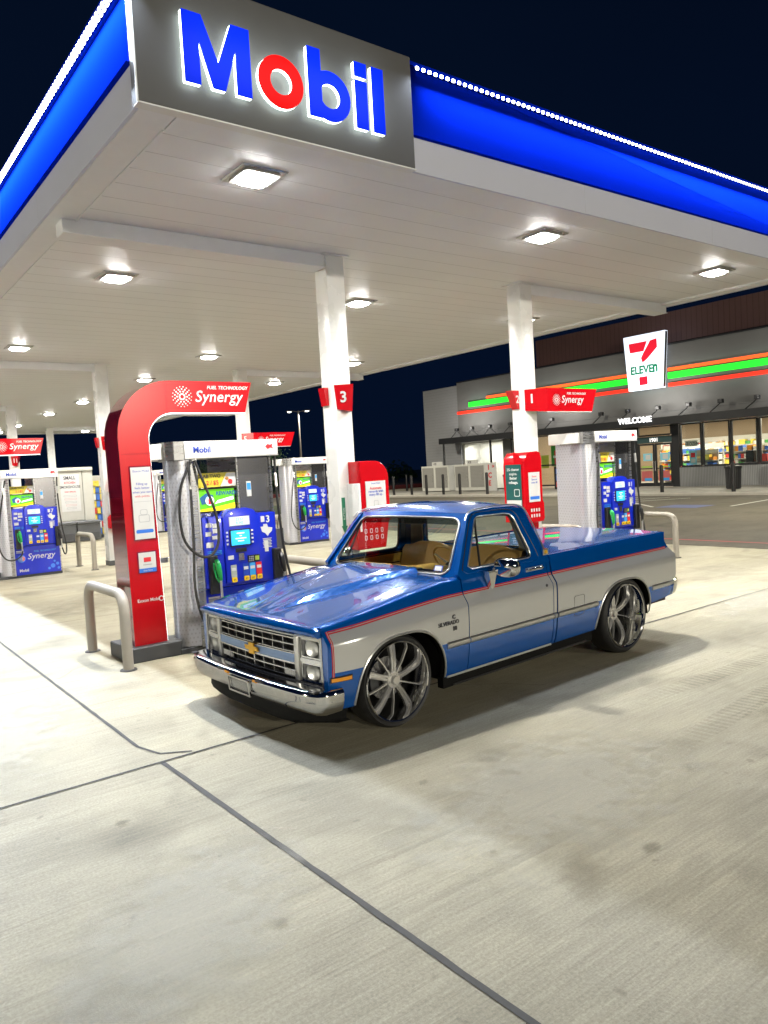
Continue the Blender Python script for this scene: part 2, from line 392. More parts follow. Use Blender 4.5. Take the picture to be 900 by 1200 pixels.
for yj in (11.6, 15.4, 21.8, 26.5): strip_line('ground_joint', [(1.85, yj), (14.5, yj)], 0.014, JOINT, jit=0.2)
for xj in (6.9, 14.5, 20.5): strip_line('ground_joint', [(xj, 5.25), (xj, 60)], 0.014, JOINT, z=0.007, jit=0.2)
b = MB(); b.box(14.6, 31.0, -60, 120, -0.05, 0.009, DIMLOT); struct(b.build('road', smooth=0))  # lot ground beyond the canopy, light falloff put into its colour
strip_line('road_marking', [(15.4, -20), (15.4, 30)], 0.11, PAINTR, z=0.013)
for (p, q) in (((25.0, 13.6), (28.5, 13.9)), ((24.4, 16.2), (29.6, 21.8)), ((29.2, 17.6), (25.6, 19.9)), ((29.8, 18.9), (26.5, 20.8)), ((29.9, 20.4), (27.6, 21.6)), ((25.0, 9.2), (30.4, 9.2)), ((25, 4.8), (30.4, 4.8))):
    strip_line('road_marking', [p, q], 0.12, PAINTW, z=0.013)
b = MB(); b.box(24.2, 25.5, 14.4, 16.0, 0.0, 0.0125, PAINTB); struct(b.build('road_marking', smooth=0))

def stain_mat(name, col, amount, tread=False):
    m = bpy.data.materials.new(name); m.use_nodes = True; n = m.node_tree.nodes; l = m.node_tree.links; n.clear()
    o = n.new('ShaderNodeOutputMaterial'); t = n.new('ShaderNodeBsdfTransparent'); d = n.new('ShaderNodeBsdfDiffuse'); d.inputs[0].default_value = (*col, 1)
    tc = n.new('ShaderNodeTexCoord'); sx = n.new('ShaderNodeSeparateXYZ'); l.new(tc.outputs['Generated'], sx.inputs[0])
    gx_ = math_node(n, l, 'SUBTRACT', sx.outputs[0], .5); gy_ = math_node(n, l, 'SUBTRACT', sx.outputs[1], .5)
    if tread: rad = math_node(n, l, 'MULTIPLY', math_node(n, l, 'ABSOLUTE', gx_), 2.0)
    else: rad = math_node(n, l, 'MULTIPLY', math_node(n, l, 'SQRT', math_node(n, l, 'ADD', math_node(n, l, 'MULTIPLY', gx_, gx_), math_node(n, l, 'MULTIPLY', gy_, gy_))), 2.0)
    no = n.new('ShaderNodeTexNoise'); no.inputs['Scale'].default_value = 5.0; no.inputs['Detail'].default_value = 6; l.new(tc.outputs['Object'], no.inputs['Vector'])
    f = math_node(n, l, 'SUBTRACT', 1.0, math_node(n, l, 'ADD', rad, math_node(n, l, 'MULTIPLY', math_node(n, l, 'SUBTRACT', no.outputs[0], .5), 1.8)))
    mr = n.new('ShaderNodeMapRange'); mr.inputs[1].default_value = 0.0; mr.inputs[2].default_value = .6; mr.inputs[4].default_value = amount; l.new(f, mr.inputs[0]); v = mr.outputs[0]
    if tread:
        so = n.new('ShaderNodeSeparateXYZ'); l.new(tc.outputs['Object'], so.inputs[0])
        v = math_node(n, l, 'MULTIPLY', v, math_node(n, l, 'LESS_THAN', math_node(n, l, 'FRACT', math_node(n, l, 'MULTIPLY', so.outputs[0], 14.0)), .55))
    mx = n.new('ShaderNodeMixShader'); l.new(v, mx.inputs[0]); l.new(t.outputs[0], mx.inputs[1]); l.new(d.outputs[0], mx.inputs[2]); l.new(mx.outputs[0], o.inputs[0])
    return m
OIL = stain_mat('oil_stain_dark', (.09, .085, .07), .30); OIL2 = stain_mat('old_stain_brown', (.20, .17, .12), .22); PALE = stain_mat('pale_wash_mark', (.62, .60, .52), .35); TREAD = stain_mat('tyre_mark_dark', (.12, .11, .095), .15, True)
zst = .008
for (x, y, w, h, rz, mm) in ((5.6, 2.6, .5, .3, .2, OIL2), (3.2, 2.2, .07, .05, 0, OIL), (2.9, 3.6, .05, .04, 0, OIL), (1.3, 4.4, .05, .04, 0, OIL), (5.2, 1.6, .9, .5, .4, PALE), (3.4, 3.0, 1.2, .7, .1, PALE), (1.2, 3.2, .9, .5, .6, PALE),
                             (1.0, 6.6, 1.3, .6, 1.2, PALE), (3.3, 7.3, .5, .4, 0, OIL2), (4.6, 7.6, .9, .6, 0, OIL), (7.6, 3.2, .06, .05, 0, OIL), (4.2, 2.6, .03, .025, 0, OIL), (2.6, 2.7, .03, .02, 0, OIL), (1.5, 2.9, .035, .03, 0, OIL), (2.75, 2.25, .25, .15, .5, OIL2),
                             (7.9, 7.4, 1.4, .8, 0, OIL2), (3.9, 13.0, 1.5, 1.0, .5, OIL2), (.4, 5.0, .4, .3, 0, OIL2), (9.7, 4.9, 1.6, .4, .1, PALE)):
    b = MB(); b.box(-w, w, -h, h, 0, .0001, mm); b.f = [b.f[1]]; b.mi = [0]
    o = b.build('ground_stain', smooth=0, loc=(x, y, zst)); o.rotation_euler = (0, 0, rz); struct(o); zst += .0004
for (x, y, L, w, rz) in ((5.6, 2.95, 1.5, .10, .10), (5.0, 1.95, .9, .09, .16), (6.6, 3.5, 1.6, .10, -.05), (9.0, 3.4, 2.0, .10, .3)):
    b = MB(); b.box(-L, L, -w, w, 0, .0001, TREAD); b.f = [b.f[1]]; b.mi = [0]
    o = b.build('tyre_mark', smooth=0, loc=(x, y, zst)); o.rotation_euler = (0, 0, rz); struct(o); zst += .0004
# hairline cracks
rc = random.Random(11)
for (x, y, a, n_) in ((4.4, 5.2, -1.2, 9), (.6, 5.1, -2.0, 8), (1.9, 8.2, .3, 8)):
    P = [(x, y)]
    for k in range(n_): a += rc.uniform(-.5, .5); x += .11 * math.cos(a); y += .11 * math.sin(a); P.append((x, y))
    strip_line('ground_crack', P, .0045, JOINT, z=.0075, jit=.3)
# ------------------------------------------------------------------ canopy
CZ = 4.786; X0, X1, Y0, Y1 = 2.236, 13.65, 5.735, 43.2
ROWY = [8.637 + 10.07 * i for i in range(4)]
XA, XB = 5.814, 9.511; CW = 0.14
can = thing('fuel_canopy', 'long flat white canopy roof with blue fascia over the pumps', 'canopy', (X0, Y0, CZ))
def C(x, y, z): return (x - X0, y - Y0, z - CZ)
def cbox(b, x0, x1, y0, y1, z0, z1, m_): return b.box(x0 - X0, x1 - X0, y0 - Y0, y1 - Y0, z0 - CZ, z1 - CZ, m_)
b = MB(); cbox(b, X0 + .30, X1 - .30, Y0 + .30, Y1 - .30, CZ + .03, CZ + .10, SOFFIT); b.build('soffit', can, smooth=0)
b = MB()
for (x0, x1, y0, y1) in ((X0, X0 + .30, Y0, Y1), (X1 - .30, X1, Y0, Y1), (X0 + .30, X1 - .30, Y0, Y0 + .30), (X0 + .30, X1 - .30, Y1 - .30, Y1)):
    cbox(b, x0 + .004, x1 - .004, y0 + .004, y1 - .004, CZ, CZ + .12, TRIMW)
for (x0, x1, y0, y1) in ((X0 + .28, X0 + .302, Y0 + .3, Y1 - .3), (X1 - .302, X1 - .28, Y0 + .3, Y1 - .3)):
    cbox(b, x0, x1, y0, y1, CZ - .012, CZ + .05, TRIMW)
b.build('edge_trim', can, bevel=0.004)
b = MB(); cbox(b, X0 + .05, X1 - .05, Y0 + .05, Y1 - .05, CZ + .95, CZ + .99, FWHITE); b.build('roof', can, smooth=0)
def fascia(axis, c, a0, a1, out):
    """band c: plane coordinate, runs a0..a1 along axis, outward sign out"""
    b = MB(); w = MB()
    t0, t1 = sorted((c, c + out * 0.03)); u0_, u1_ = sorted((c, c + out * 0.045))
    if axis == 0:
        cbox(w, a0, a1, t0, t1, CZ - .004, CZ + .325, FWHITE); cbox(b, a0, a1, u0_, u1_, CZ + .329, CZ + 1.02, FBLUE)
        cbox(b, a0, a1, *sorted((c + out * .045, c + out * .06)), CZ + .985, CZ + 1.02, FBLUE)
        k = a0 + 2.6
        while k < a1: cbox(w, k, k + .006, *sorted((t0 - .001, t1 + .001)), CZ, CZ + .322, INKGREY); k += 2.75
    else:
        cbox(w, t0, t1, a0, a1, CZ - .004, CZ + .325, FWHITE); cbox(b, u0_, u1_, a0, a1, CZ + .329, CZ + 1.02, FBLUE)
        cbox(b, *sorted((c + out * .045, c + out * .06)), a0, a1, CZ + .985, CZ + 1.02, FBLUE)
        k = a0 + 3.0
        while k < a1: cbox(w, t0 - .001, t1 + .001, k, k + .006, CZ, CZ + .322, INKGREY); k += 2.75
    f = b.build('fascia', can, bevel=0.003); w.build('fascia_band', can, bevel=0.002); return f
fascia(0, Y0, 4.87, X1 + .04, -1); fascia(1, X0, Y0 + .02, Y1, -1); fascia(1, X1, Y0, Y1, 1); fascia(0, Y1, X0, X1, 1)
# led strips: housing and rows of diodes
def leds(axis, a0, a1, c, out, rows):
    h = MB(); d = MB(); k = a0
    for rz in rows:
        if axis == 0: cbox(h, a0, a1, *sorted((c, c + out * .012)), rz - .012, rz + .012, FBLUE)
        else: cbox(h, *sorted((c, c + out * .012)), a0, a1, rz - .012, rz + .012, FBLUE)
    step = 0.078
    while k < a1:
        for i, rz in enumerate(rows):
            kk = k + (i % 2) * step / 2
            if axis == 0: cbox(d, kk, kk + .03, *sorted((c + out * .012, c + out * .026)), rz - .013, rz + .013, LED)
            else: cbox(d, *sorted((c + out * .012, c + out * .026)), kk, kk + .036, rz - .016, rz + .016, LED)
        k += step
    hh = h.build('led_strip', can, smooth=0); dd = d.build('diodes', hh, smooth=0); dd['kind'] = 'stuff'; return hh
leds(0, 4.95, X1, Y0 - .047, -1, (CZ + .965,))
leds(1, Y0 + .06, 34.0, X0 - .047, -1, (CZ + .955, CZ + .905))
b = MB(); cbox(b, X0 - .075, X0 - .031, Y0 + .02, Y1, CZ + .322, CZ + .328, FBLUE); b.build('light_fin', can, smooth=0)  # added fin, keeps the strip light off the white band
b = MB(); cbox(b, 4.88, X1, Y0 - .075, Y0 - .031, CZ + .322, CZ + .328, FBLUE); b.build('light_fin', can, smooth=0)  # same added light-blocking fin along the front
area_light('led_strip_light', (X0 - .14, 16.0, CZ + .90), (-0.75, 0, -1), 0.02, 21.0, P_STRIP, C_COOL, roll_x=(1, 0, 0))
area_light('led_strip_light', (9.25, Y0 - .14, CZ + .90), (0, -0.75, -1), 8.6, 0.02, P_STRIP * .10, C_COOL)
# beams under the soffit
for i, yy in enumerate(ROWY):
    for (x0, x1) in ((X0 + .14, XA - CW), (XB + CW, X1 - .14)):
        b = MB(); cbox(b, x0, x1, yy - .12, yy + .12, CZ - .14, CZ + .029, TRIMW); cbox(b, x0, x1, yy - .15, yy + .15, CZ - .150, CZ - .14, TRIMW); b.build('beam', can, bevel=0.004)
# corner sign
sg = thing('canopy_sign', 'grey canopy corner sign with glowing blue and red letters', 'sign', (X0, Y0, CZ))
b = MB(); cbox(b, X0 - .05, 4.86, Y0 - .09, Y0 + .02, CZ - .006, CZ + 1.03, FGREY); b.build('sign_panel', sg, bevel=0.006)
b = MB(); cbox(b, X0 - .056, X0 - .045, Y0 - .10, Y0 - .08, CZ - .008, CZ + 1.03, WHITE); cbox(b, X0 - .05, 4.86, Y0 - .10, Y0 + .0, CZ - .018, CZ - .007, WHITE); b.build('edge_strip', sg)
def letter(polys, front, z=0):
    """solid letter: glowing acrylic body with a coloured face"""
    bb = MB(); ff = MB(); f0 = Y0 - .150
    fn = lambda a, c, d: ((a - 2.585) * .985 + 2.545 - X0, d - Y0, (c - 5.0) * .985 + 4.985 - CZ)
    for (outer, inner) in polys:
        if inner is None:
            bb.prism(outer, fn, f0 + .003, Y0 - .116, HALO); cx = sum(p[0] for p in outer) / len(outer); cz = sum(p[1] for p in outer) / len(outer)
            ff.prism(outer, fn, f0 - .016, f0 - .0025, front)
        else:
            ring(bb, outer, inner, fn, f0, Y0 - .118, HALO); ring(ff, outer, inner, fn, f0 - .012, f0 - .001, front)
    # the acrylic body is a little larger than its face
    o = bb.build('letter', sg, smooth=0); ff.build('letter_face', o, smooth=0)
zb_ = 5.0; zc_ = 5.54
mx0, mx1 = 2.585, 3.16; st = .13
letter([([(mx0, zb_), (mx0 + st, zb_), (mx0 + st, zc_ - .20), (mx0 + .235, zb_), (mx0 + .34, zb_), (mx1 - st, zc_ - .20), (mx1 - st, zb_), (mx1, zb_), (mx1, zc_), (mx1 - .16, zc_), ((mx0 + mx1) / 2, zb_ + .20), (mx0 + .16, zc_), (mx0, zc_)], None)], EBLUE)
oc = (3.445, 5.205); letter([(arc(*oc, .215, 0, 348.75, 31), arc(*oc, .105, 0, 348.75, 31))], ERED)
bc = (3.935, 5.205); letter([(arc(*bc, .215, 0, 348.75, 31), arc(*bc, .105, 0, 348.75, 31)), ([(3.715, zb_), (3.845, zb_), (3.845, 5.58), (3.715, 5.58)], None)], EBLUE)
letter([([(4.21, zb_), (4.34, zb_), (4.34, 5.42), (4.21, 5.42)], None), ([(4.21, 5.455), (4.34, 5.455), (4.34, 5.58), (4.21, 5.58)], None)], EBLUE)
letter([([(4.40, zb_), (4.53, zb_), (4.53, 5.58), (4.40, 5.58)], None)], EBLUE)
area_light('sign_halo_light', (3.55, Y0 - .35, 5.3), (0, 1, 0), 1.9, .35, 3.0, (.85, .95, 1.0))

# canopy lamps
lamp0 = thing('canopy_lamp', 'x', 'ceiling lamp', (0, 0, CZ))
b = MB(); b.box(-.24, .24, -.24, .24, -.014, .03, STEEL); b.build('housing', lamp0, bevel=0.008)
b = MB(); ring(b, rrect(-.19, .19, -.19, .19, .04), rrect(-.155, .155, -.155, .155, .04), lambda a, c, d: (a, c, d), -.036, -.013, WHITE); b.build('bezel', lamp0)
b = MB(); b.prism(rrect(-.153, .153, -.153, .153, .04), lambda a, c, d: (a * (1 + (d + .013) * 4), c * (1 + (d + .013) * 4), d), -.062, -.013, LENS); b.build('lens', lamp0)
LX = [3.65, 7.75, 11.85]; LY = [6.60, 10.68, 16.75, 21.0, 27.0, 31.5, 37.2, 41.2]
colname = ['left', 'middle', 'right']
where = ['first row of lamps behind the front fascia', 'second row of lamps, beyond the first pump island', 'third row of lamps, before the second pump island',
         'fourth row of lamps, beyond the second pump island', 'fifth row of lamps, before the third pump island', 'sixth row of lamps, beyond the third pump island',
         'seventh row of lamps, before the last pump island', 'eighth and farthest row of canopy lamps']
first = True
for j, yy in enumerate(LY):
    for i, xx in enumerate(LX):
        lb = f"{colname[i]} lamp of the {where[j]}"
        g = 'square lamps set in the canopy soffit'
        if first: lamp0.location = (xx, yy, CZ + .03); lamp0['label'] = lb; lamp0['group'] = g; first = False
        else: dup(lamp0, (xx, yy, CZ + .03), lb, group=g)
        area_light('canopy_lamp_light', (xx, yy, CZ - .050), (0, 0, -1), .13, .13, P_CANOPY * (1.45 if j == 0 else 1.0 if j < 6 else .8), C_CANOPY, spread=155)

# columns
def column(x, y, label):
    t = thing('canopy_column', label, 'column', (x, y, 0), group='square white canopy columns')
    b = MB(); b.box(-CW, CW, -CW, CW, 0.02, CZ + .028, COLW); b.build('shaft', t, bevel=0.008, seg=2)
    b = MB(); b.box(-CW - .06, CW + .06, -CW - .06, CW + .06, CZ + .014, CZ + .026, TRIMW); b.build('cap_plate', t, bevel=0.002)
    b = MB(); b.box(-CW - .012, CW + .012, -CW - .012, CW + .012, 0, .12, DARKG); b.build('base_sleeve', t, bevel=0.004)
    return t
cA = column(XA, ROWY[0], 'white column with green down arrow decal behind the truck windshield')
cB = column(XB, ROWY[0], 'white column rising out of the red kiosk behind the truck cab')
column(XA, ROWY[1], 'white column just left of the tall red arch')
column(XB, ROWY[1], 'white column behind the steel post of pump three')
column(XA, ROWY[2], 'far white column seen beyond the left pump, third island')
column(XB, ROWY[2], 'far white column hidden behind the red arch, third island')
column(XA, ROWY[3], 'farthest left white column at the last pump island')
column(XB, ROWY[3], 'farthest white column left of the poster cabinet, last island')
# decals on the near column
b = MB(); ys = -CW - .004
b.prism([(-.118, 1.60), (-.062, 1.60), (-.062, 1.22), (-.04, 1.22), (-.09, 1.11), (-.138, 1.22), (-.118, 1.22)], XZ(ys), -.002, 0, INKGREEN)
b.text('BUTTON', (-.075, ys - .002, 1.30), (0, 0, 1), (-1, 0, 0), .04, STWHITE, ext=.001)
b.build('arrow_decal', cA)
b = MB(); b.box(-.08, .10, -CW - .05, -CW - .001, .92, 1.05, STEEL); b.lathe([(0, -.022), (.03, -.02), (.035, 0)], lambda x, y, h: (x + .0, -CW - .05 + h, y + .985), DSTEEL, 16); b.build('switch_box', cA, bevel=.004)
b = MB(); b.box(-.10, .12, -CW - .09, -CW - .001, .55, .82, DARKG); b.build('lower_box', cA, bevel=.008)

# ------------------------------------------------------------------ signs with the swirl emblem
def burst(b, cx, cz, r_, fn, m_):
    for k in range(3):
        rr = r_ * (.52 + .23 * k); nn = (10, 14, 18)[k]
        for i in range(nn):
            a = 2 * math.pi * (i + .5 * (k % 2)) / nn; q = r_ * (.095, .085, .06)[k]
            b.prism([(cx + rr * math.cos(a) + q * math.cos(t * math.pi / 3), cz + rr * math.sin(a) + q * math.sin(t * math.pi / 3)) for t in range(6)], fn, -.003, 0, m_)
    ring(b, arc(cx, cz, r_ * .34, 0, 337.5, 15), arc(cx, cz, r_ * .20, 0, 337.5, 15), fn, -.003, 0, m_)
def synergy(b, x, z, h, y, m_=STWHITE, small=True):
    """x,z: left end of the word, h: cap height"""
    b.text('Synergy', (x, y, z), FX, FU, h * 1.35, m_, ext=.003, off=.006, shear=.22, space=1.04)
    if small: b.text('FUEL TECHNOLOGY', (x + h * 1.15, y, z + h * 1.08), FX, FU, h * .40, m_, ext=.003, off=.014, shear=.22, space=1.05)

def arch(loc, label):
    t = thing('fuel_arch', label, 'sign arch', loc, group='red arches at the island ends')
    # outline of the arch seen from the front: column, bend, arm
    xl, xr = 0.0, .34; zt, zu = 3.08, 2.72; xe = 1.62; Rr = .62; ri = .30
    outer = [(xl, .16), (xl - .02, zt - Rr)] + [(xl - .02 + Rr - Rr * math.cos(R(a)), zt - Rr + Rr * math.sin(R(a))) for a in range(9, 91, 9)] + [(xe, zt)]
    inner = [(xr + .03, .16), (xr - .02, zu - ri)] + [(xr - .02 + ri - ri * math.cos(R(a)), zu - ri + ri * math.sin(R(a))) for a in range(9, 91, 9)] + [(xe - .10, zu)]
    D = .46
    b = MB()
    P = [[(o[0], 0, o[1]) for o in outer], [(i[0], 0, i[1]) for i in inner]]; Q = [[(o[0], D, o[1]) for o in outer], [(i[0], D, i[1]) for i in inner]]
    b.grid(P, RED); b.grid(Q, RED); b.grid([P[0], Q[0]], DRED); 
    b.add([P[0][-1], P[1][-1], Q[1][-1], Q[0][-1]], [(0, 1, 2, 3)], RED); b.add([P[0][0], P[1][0], Q[1][0], Q[0][0]], [(0, 1, 2, 3)], RED)
    b.build('frame', t, smooth=40)
    b = MB(); b.grid([[(i[0], .0, i[1]) for i in inner], [(i[0], D, i[1]) for i in inner]], WHITE); b.build('inner_lining', t, smooth=40)
    b = MB()
    b.tube([(i[0] + .006, .03, i[1] - .004) for i in inner], .007, emitm('edge_led', (.95, 1, 1), 3.0), n=6); b.build('edge_light', t)
    b = MB(); burst(b, .74, 2.90, .115, XZ(-.002), STWHITE); synergy(b, .89, 2.845, .135, -.002); b.build('lettering', t, smooth=0)
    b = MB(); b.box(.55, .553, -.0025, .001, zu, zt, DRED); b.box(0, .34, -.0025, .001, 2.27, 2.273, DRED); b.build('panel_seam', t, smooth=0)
    # poster and payment sign on the front
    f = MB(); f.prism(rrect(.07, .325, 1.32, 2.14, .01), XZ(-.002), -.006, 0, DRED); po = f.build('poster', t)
    f = MB(); f.box(.085, .31, -.012, -.009, 1.335, 2.125, STWHITE)
    f.text('Exxon Mobil', (.20, -.0125, 2.07), FX, FU, .036, INKBLUE, ext=.0005, align='CENTER')
    for i, (s_t, mm) in enumerate((('Filling up', INKBLUE), ('feels better', INKBLUE), ('when you earn', INKBLUE), ('with points.', INKRED))):
        f.text(s_t, (.20, -.0125, 1.93 - .045 * i), FX, FU, .036, mm, ext=.0005, off=.004, align='CENTER')
    f.box(.10, .295, -.0128, -.012, 1.745, 1.748, INKGREY)
    ring(f, rrect(.14, .26, 1.52, 1.60, .015), rrect(.145, .255, 1.525, 1.595, .012), XZ(-.012), -.001, 0, INKGREY)
    ring(f, rrect(.16, .24, 1.60, 1.66, .02), rrect(.164, .236, 1.604, 1.656, .018), XZ(-.012), -.001, 0, INKGREY)
    f.prism(rrect(.10, .295, 1.40, 1.44, .018), XZ(-.012), -.001, 0, mat('poster_blue', (.02, .15, .62), .4))
    f.build('print', po, smooth=0)
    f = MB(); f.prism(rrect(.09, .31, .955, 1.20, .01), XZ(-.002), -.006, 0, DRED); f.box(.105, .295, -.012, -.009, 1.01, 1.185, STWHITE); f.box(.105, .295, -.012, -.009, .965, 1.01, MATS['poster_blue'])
    f.box(.16, .24, -.0135, -.012, 1.08, 1.13, INKRED); f.box(.15, .25, -.0132, -.012, 1.045, 1.055, INKGREY); f.text('Scan here', (.20, -.0125, .978), FX, FU, .026, STWHITE, ext=.0005, align='CENTER')
    f.build('notice', t, smooth=0)
    f = MB(); f.text('Exxon Mobil', (.06, -.002, .64), FX, FU, .05, STWHITE, ext=.001, off=.01); ring(f, arc(.33, .655, .03, 0, 330, 11), arc(.33, .655, .021, 0, 330, 11), XZ(-.002), -.002, 0, STWHITE); f.build('emblem', t, smooth=0)
    f = MB(); f.box(-.10, .50, -.10, D + .10, 0, .165, DARKG); f.build('base_block', t, bevel=.01)
    return t
AX = 2.74
arch((AX, 8.30, 0), 'tall red arch with white lettering beside the nearest pump')
arch((AX, 8.30 + 10.07, 0), 'red arch at the left frame edge, over the left pump')
arch((AX, 8.30 + 20.14, 0), 'small far red arch, third island, before the grey poster cabinet')
arch((AX, 8.30 + 30.21, 0), 'farthest red arch at the last pump island')

def number_sign(loc, num, arm, label, back=False):
    """wedge with a number, carrying a sign arm when arm is set; faces -Y"""
    t = thing('island_sign', label, 'sign', loc, group='red number signs on the columns')
    b = MB()
    # plan: wedge nose at left, body runs to +x
    D = .30
    def xz(poly, y0f, y1, m_): b.prism(poly, lambda a, c, d: (a, d, c), y0f, y1, m_)
    if arm:
        L = 1.32
        b.add([(-.14, .0, 2.76), (.06, -D, 2.72), (.06, -D, 3.10), (-.14, .0, 3.10)], [(0, 1, 2, 3)], RED)
        b.add([(.06, -D, 2.72), (L - .14, -D, 2.72), (L, -D, 3.10), (.06, -D, 3.10)], [(0, 1, 2, 3)], RED)
        b.add([(.06, -D, 2.72), (L - .14, -D, 2.72), (L - .14, 0, 2.72), (-.14, 0, 2.76)], [(0, 1, 2, 3)], WHITE)
        b.add([(-.14, 0, 3.10), (.06, -D, 3.10), (L, -D, 3.10), (L, 0, 3.10)], [(0, 1, 2, 3)], RED)
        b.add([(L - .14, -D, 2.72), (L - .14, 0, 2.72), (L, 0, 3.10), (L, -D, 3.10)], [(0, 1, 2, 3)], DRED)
        b.add([(-.14, 0, 2.76), (L - .14, 0, 2.72), (L, 0, 3.10), (-.14, 0, 3.10)], [(0, 1, 2, 3)], RED)
        b.build('sign_box', t, smooth=0)
        f = MB(); burst(f, .28, 2.91, .09, XZ(-D - .002), STWHITE); synergy(f, .40, 2.865, .125, -D - .002); f.build('lettering', t, smooth=0)
        f = MB(); f.box(.05, L - .16, -D - .006, -D + .004, 2.712, 2.722, STWHITE); f.build('edge_light', t)
    else:
        b.add([(-.10, 0, 2.78), (.03, -D * .55, 2.74), (.07, -D * .55, 3.10), (-.13, 0, 3.10)], [(0, 1, 2, 3)], RED)
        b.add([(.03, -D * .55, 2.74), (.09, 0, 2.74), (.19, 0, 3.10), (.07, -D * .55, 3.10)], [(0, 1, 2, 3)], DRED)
        b.add([(-.10, 0, 2.78), (.03, -D * .55, 2.74), (.09, 0, 2.74)], [(0, 1, 2)], RED); b.add([(-.13, 0, 3.10), (.07, -D * .55, 3.10), (.19, 0, 3.10)], [(0, 1, 2)], RED)
        b.add([(-.10, 0, 2.78), (.09, 0, 2.74), (.19, 0, 3.10), (-.13, 0, 3.10)], [(0, 1, 2, 3)], RED)
        b.build('sign_box', t, smooth=0)
    f = MB()
    if arm: xd = Vector((.20, -D, 0)).normalized(); o_ = Vector((-.105, -.055, 2.88))
    else: xd = Vector((.16, -D * .55, 0)).normalized(); o_ = Vector((-.075, -.045, 2.87))
    nrm = xd.cross(Vector((0, 0, 1)))
    f.text(num, o_ + nrm * .004, xd, FU, .20, STWHITE, ext=.002, off=.02); f.build('number', t, smooth=0)
    return t
yf = -CW - .002
number_sign((XA, ROWY[0] + yf, 0), '3', False, 'small red wedge sign numbered 3 high on the near column')
number_sign((XB, ROWY[0] + yf, 0), '1', True, 'red sign numbered 1 with emblem, left of the big storefront seven')
number_sign((XA, ROWY[1] + yf, 0), '7', False, 'small red number sign high on the column left of the arch')
number_sign((XB, ROWY[1] + yf, 0), '5', True, 'red emblem sign above the right end of pump three')
number_sign((XA, ROWY[2] + yf, 0), '11', False, 'small far red number sign above the left pump')
number_sign((XB, ROWY[2] + yf, 0), '9', True, 'far red emblem sign, third island, beside the poster cabinet')
def back_sign(loc, num, label):
    t = thing('island_sign', label, 'sign', loc, group='red number signs behind the columns')
    b = MB(); b.prism([(-.10, 2.80), (-.02, 2.80), (-.02, 3.10), (-.24, 3.10)], lambda a, c, d: (a, d, c), .0, .14, RED); b.build('sign_box', t, smooth=0)
    f = MB(); f.text(num, (-.155, -.003, 2.90), FX, FU, .17, STWHITE, ext=.002, off=.02); f.build('number', t, smooth=0)
back_sign((XB - CW + .075, ROWY[0] - .02, 0), '2', 'red sign numbered 2 on the left side of the kiosk column')
def small_fin(loc, label):
    t = thing('island_sign', label, 'sign', loc, group='red number signs behind the columns')
    b = MB(); b.prism([(-.03, 2.84), (-.0, 2.84), (-.0, 3.08), (-.07, 3.08)], lambda a, c, d: (a, d, c), .0, .14, RED); b.build('sign_box', t, smooth=0)
small_fin((XA - CW - .002, ROWY[0] - .02, 0), 'plain red edge of a number sign on the near column')
small_fin((XA - CW - .002, ROWY[1] - .02, 0), 'plain red number sign edge on the column left of the arch')

# red info box on the near column
def info_box(loc, label, lines, w=.47):
    t = thing('info_box', label, 'information box', loc, group='red information boxes on the columns')
    b = MB(); z0, z1 = 1.26, 2.07
    poly = [(0, z0), (w, z0), (w, z1 - .22)] + [(w - .24 + .24 * math.cos(R(a)), z1 - .22 + .22 * math.sin(R(a))) for a in range(10, 91, 10)] + [(0, z1)]
    b.prism(poly, XZ(0), 0, .27, RED, side=RED); b.prism([(-.085, .90), (.38, .90), (.45, z0 - .001), (-.02, z0 - .001), (-.085, 1.14)], XZ(0), .01, .26, RED); b.build('housing', t, bevel=.006)
    b = MB(); b.box(-.035, -.002, .0, .27, 1.14, 1.78, COLW); b.build('side_panel', t, bevel=.006)
    f = MB(); f.box(.075, .405, -.008, -.001, 1.34, 1.80, STWHITE); po = f.build('poster', t)
    f = MB(); f.text('Exxon Mobil', (.24, -.009, 1.76), FX, FU, .028, INKBLUE, ext=.0005, align='CENTER')
    for i, (s_t, mm) in enumerate(lines): f.text(s_t, (.24, -.009, 1.69 - .042 * i), FX, FU, .046, mm, ext=.0005, off=.02, align='CENTER')
    ring(f, rrect(.20, .27, 1.46, 1.54, .012), rrect(.204, .266, 1.464, 1.536, .01), XZ(-.009), -.001, 0, INKGREY)
    f.prism(rrect(.10, .38, 1.365, 1.405, .015), XZ(-.0085), -.001, 0, MATS['poster_blue']); f.build('print', po, smooth=0)
    f = MB()
    for r_ in range(2):
        for c in range(4): ring(f, rrect(.03 + c * .09, .07 + c * .09, 1.02 + r_ * .09, 1.08 + r_ * .09, .01), rrect(.038 + c * .09, .062 + c * .09, 1.028 + r_ * .09, 1.072 + r_ * .09, .006), XZ(.009), -.002, 0, STWHITE)
    f.build('icon_row', t, smooth=0)
    return t
info_box((5.825, 8.215, 0), 'red box with rewards poster fixed to the near column', (('Automatic', INKRED), ('rewards with', INKBLUE), ('every fill up.', INKBLUE)))
info_box((5.77, 8.215 + 10.07, 0), 'far red box on the column left of the tall arch', (('Automatic', INKRED), ('rewards with', INKBLUE), ('every fill up.', INKBLUE)))
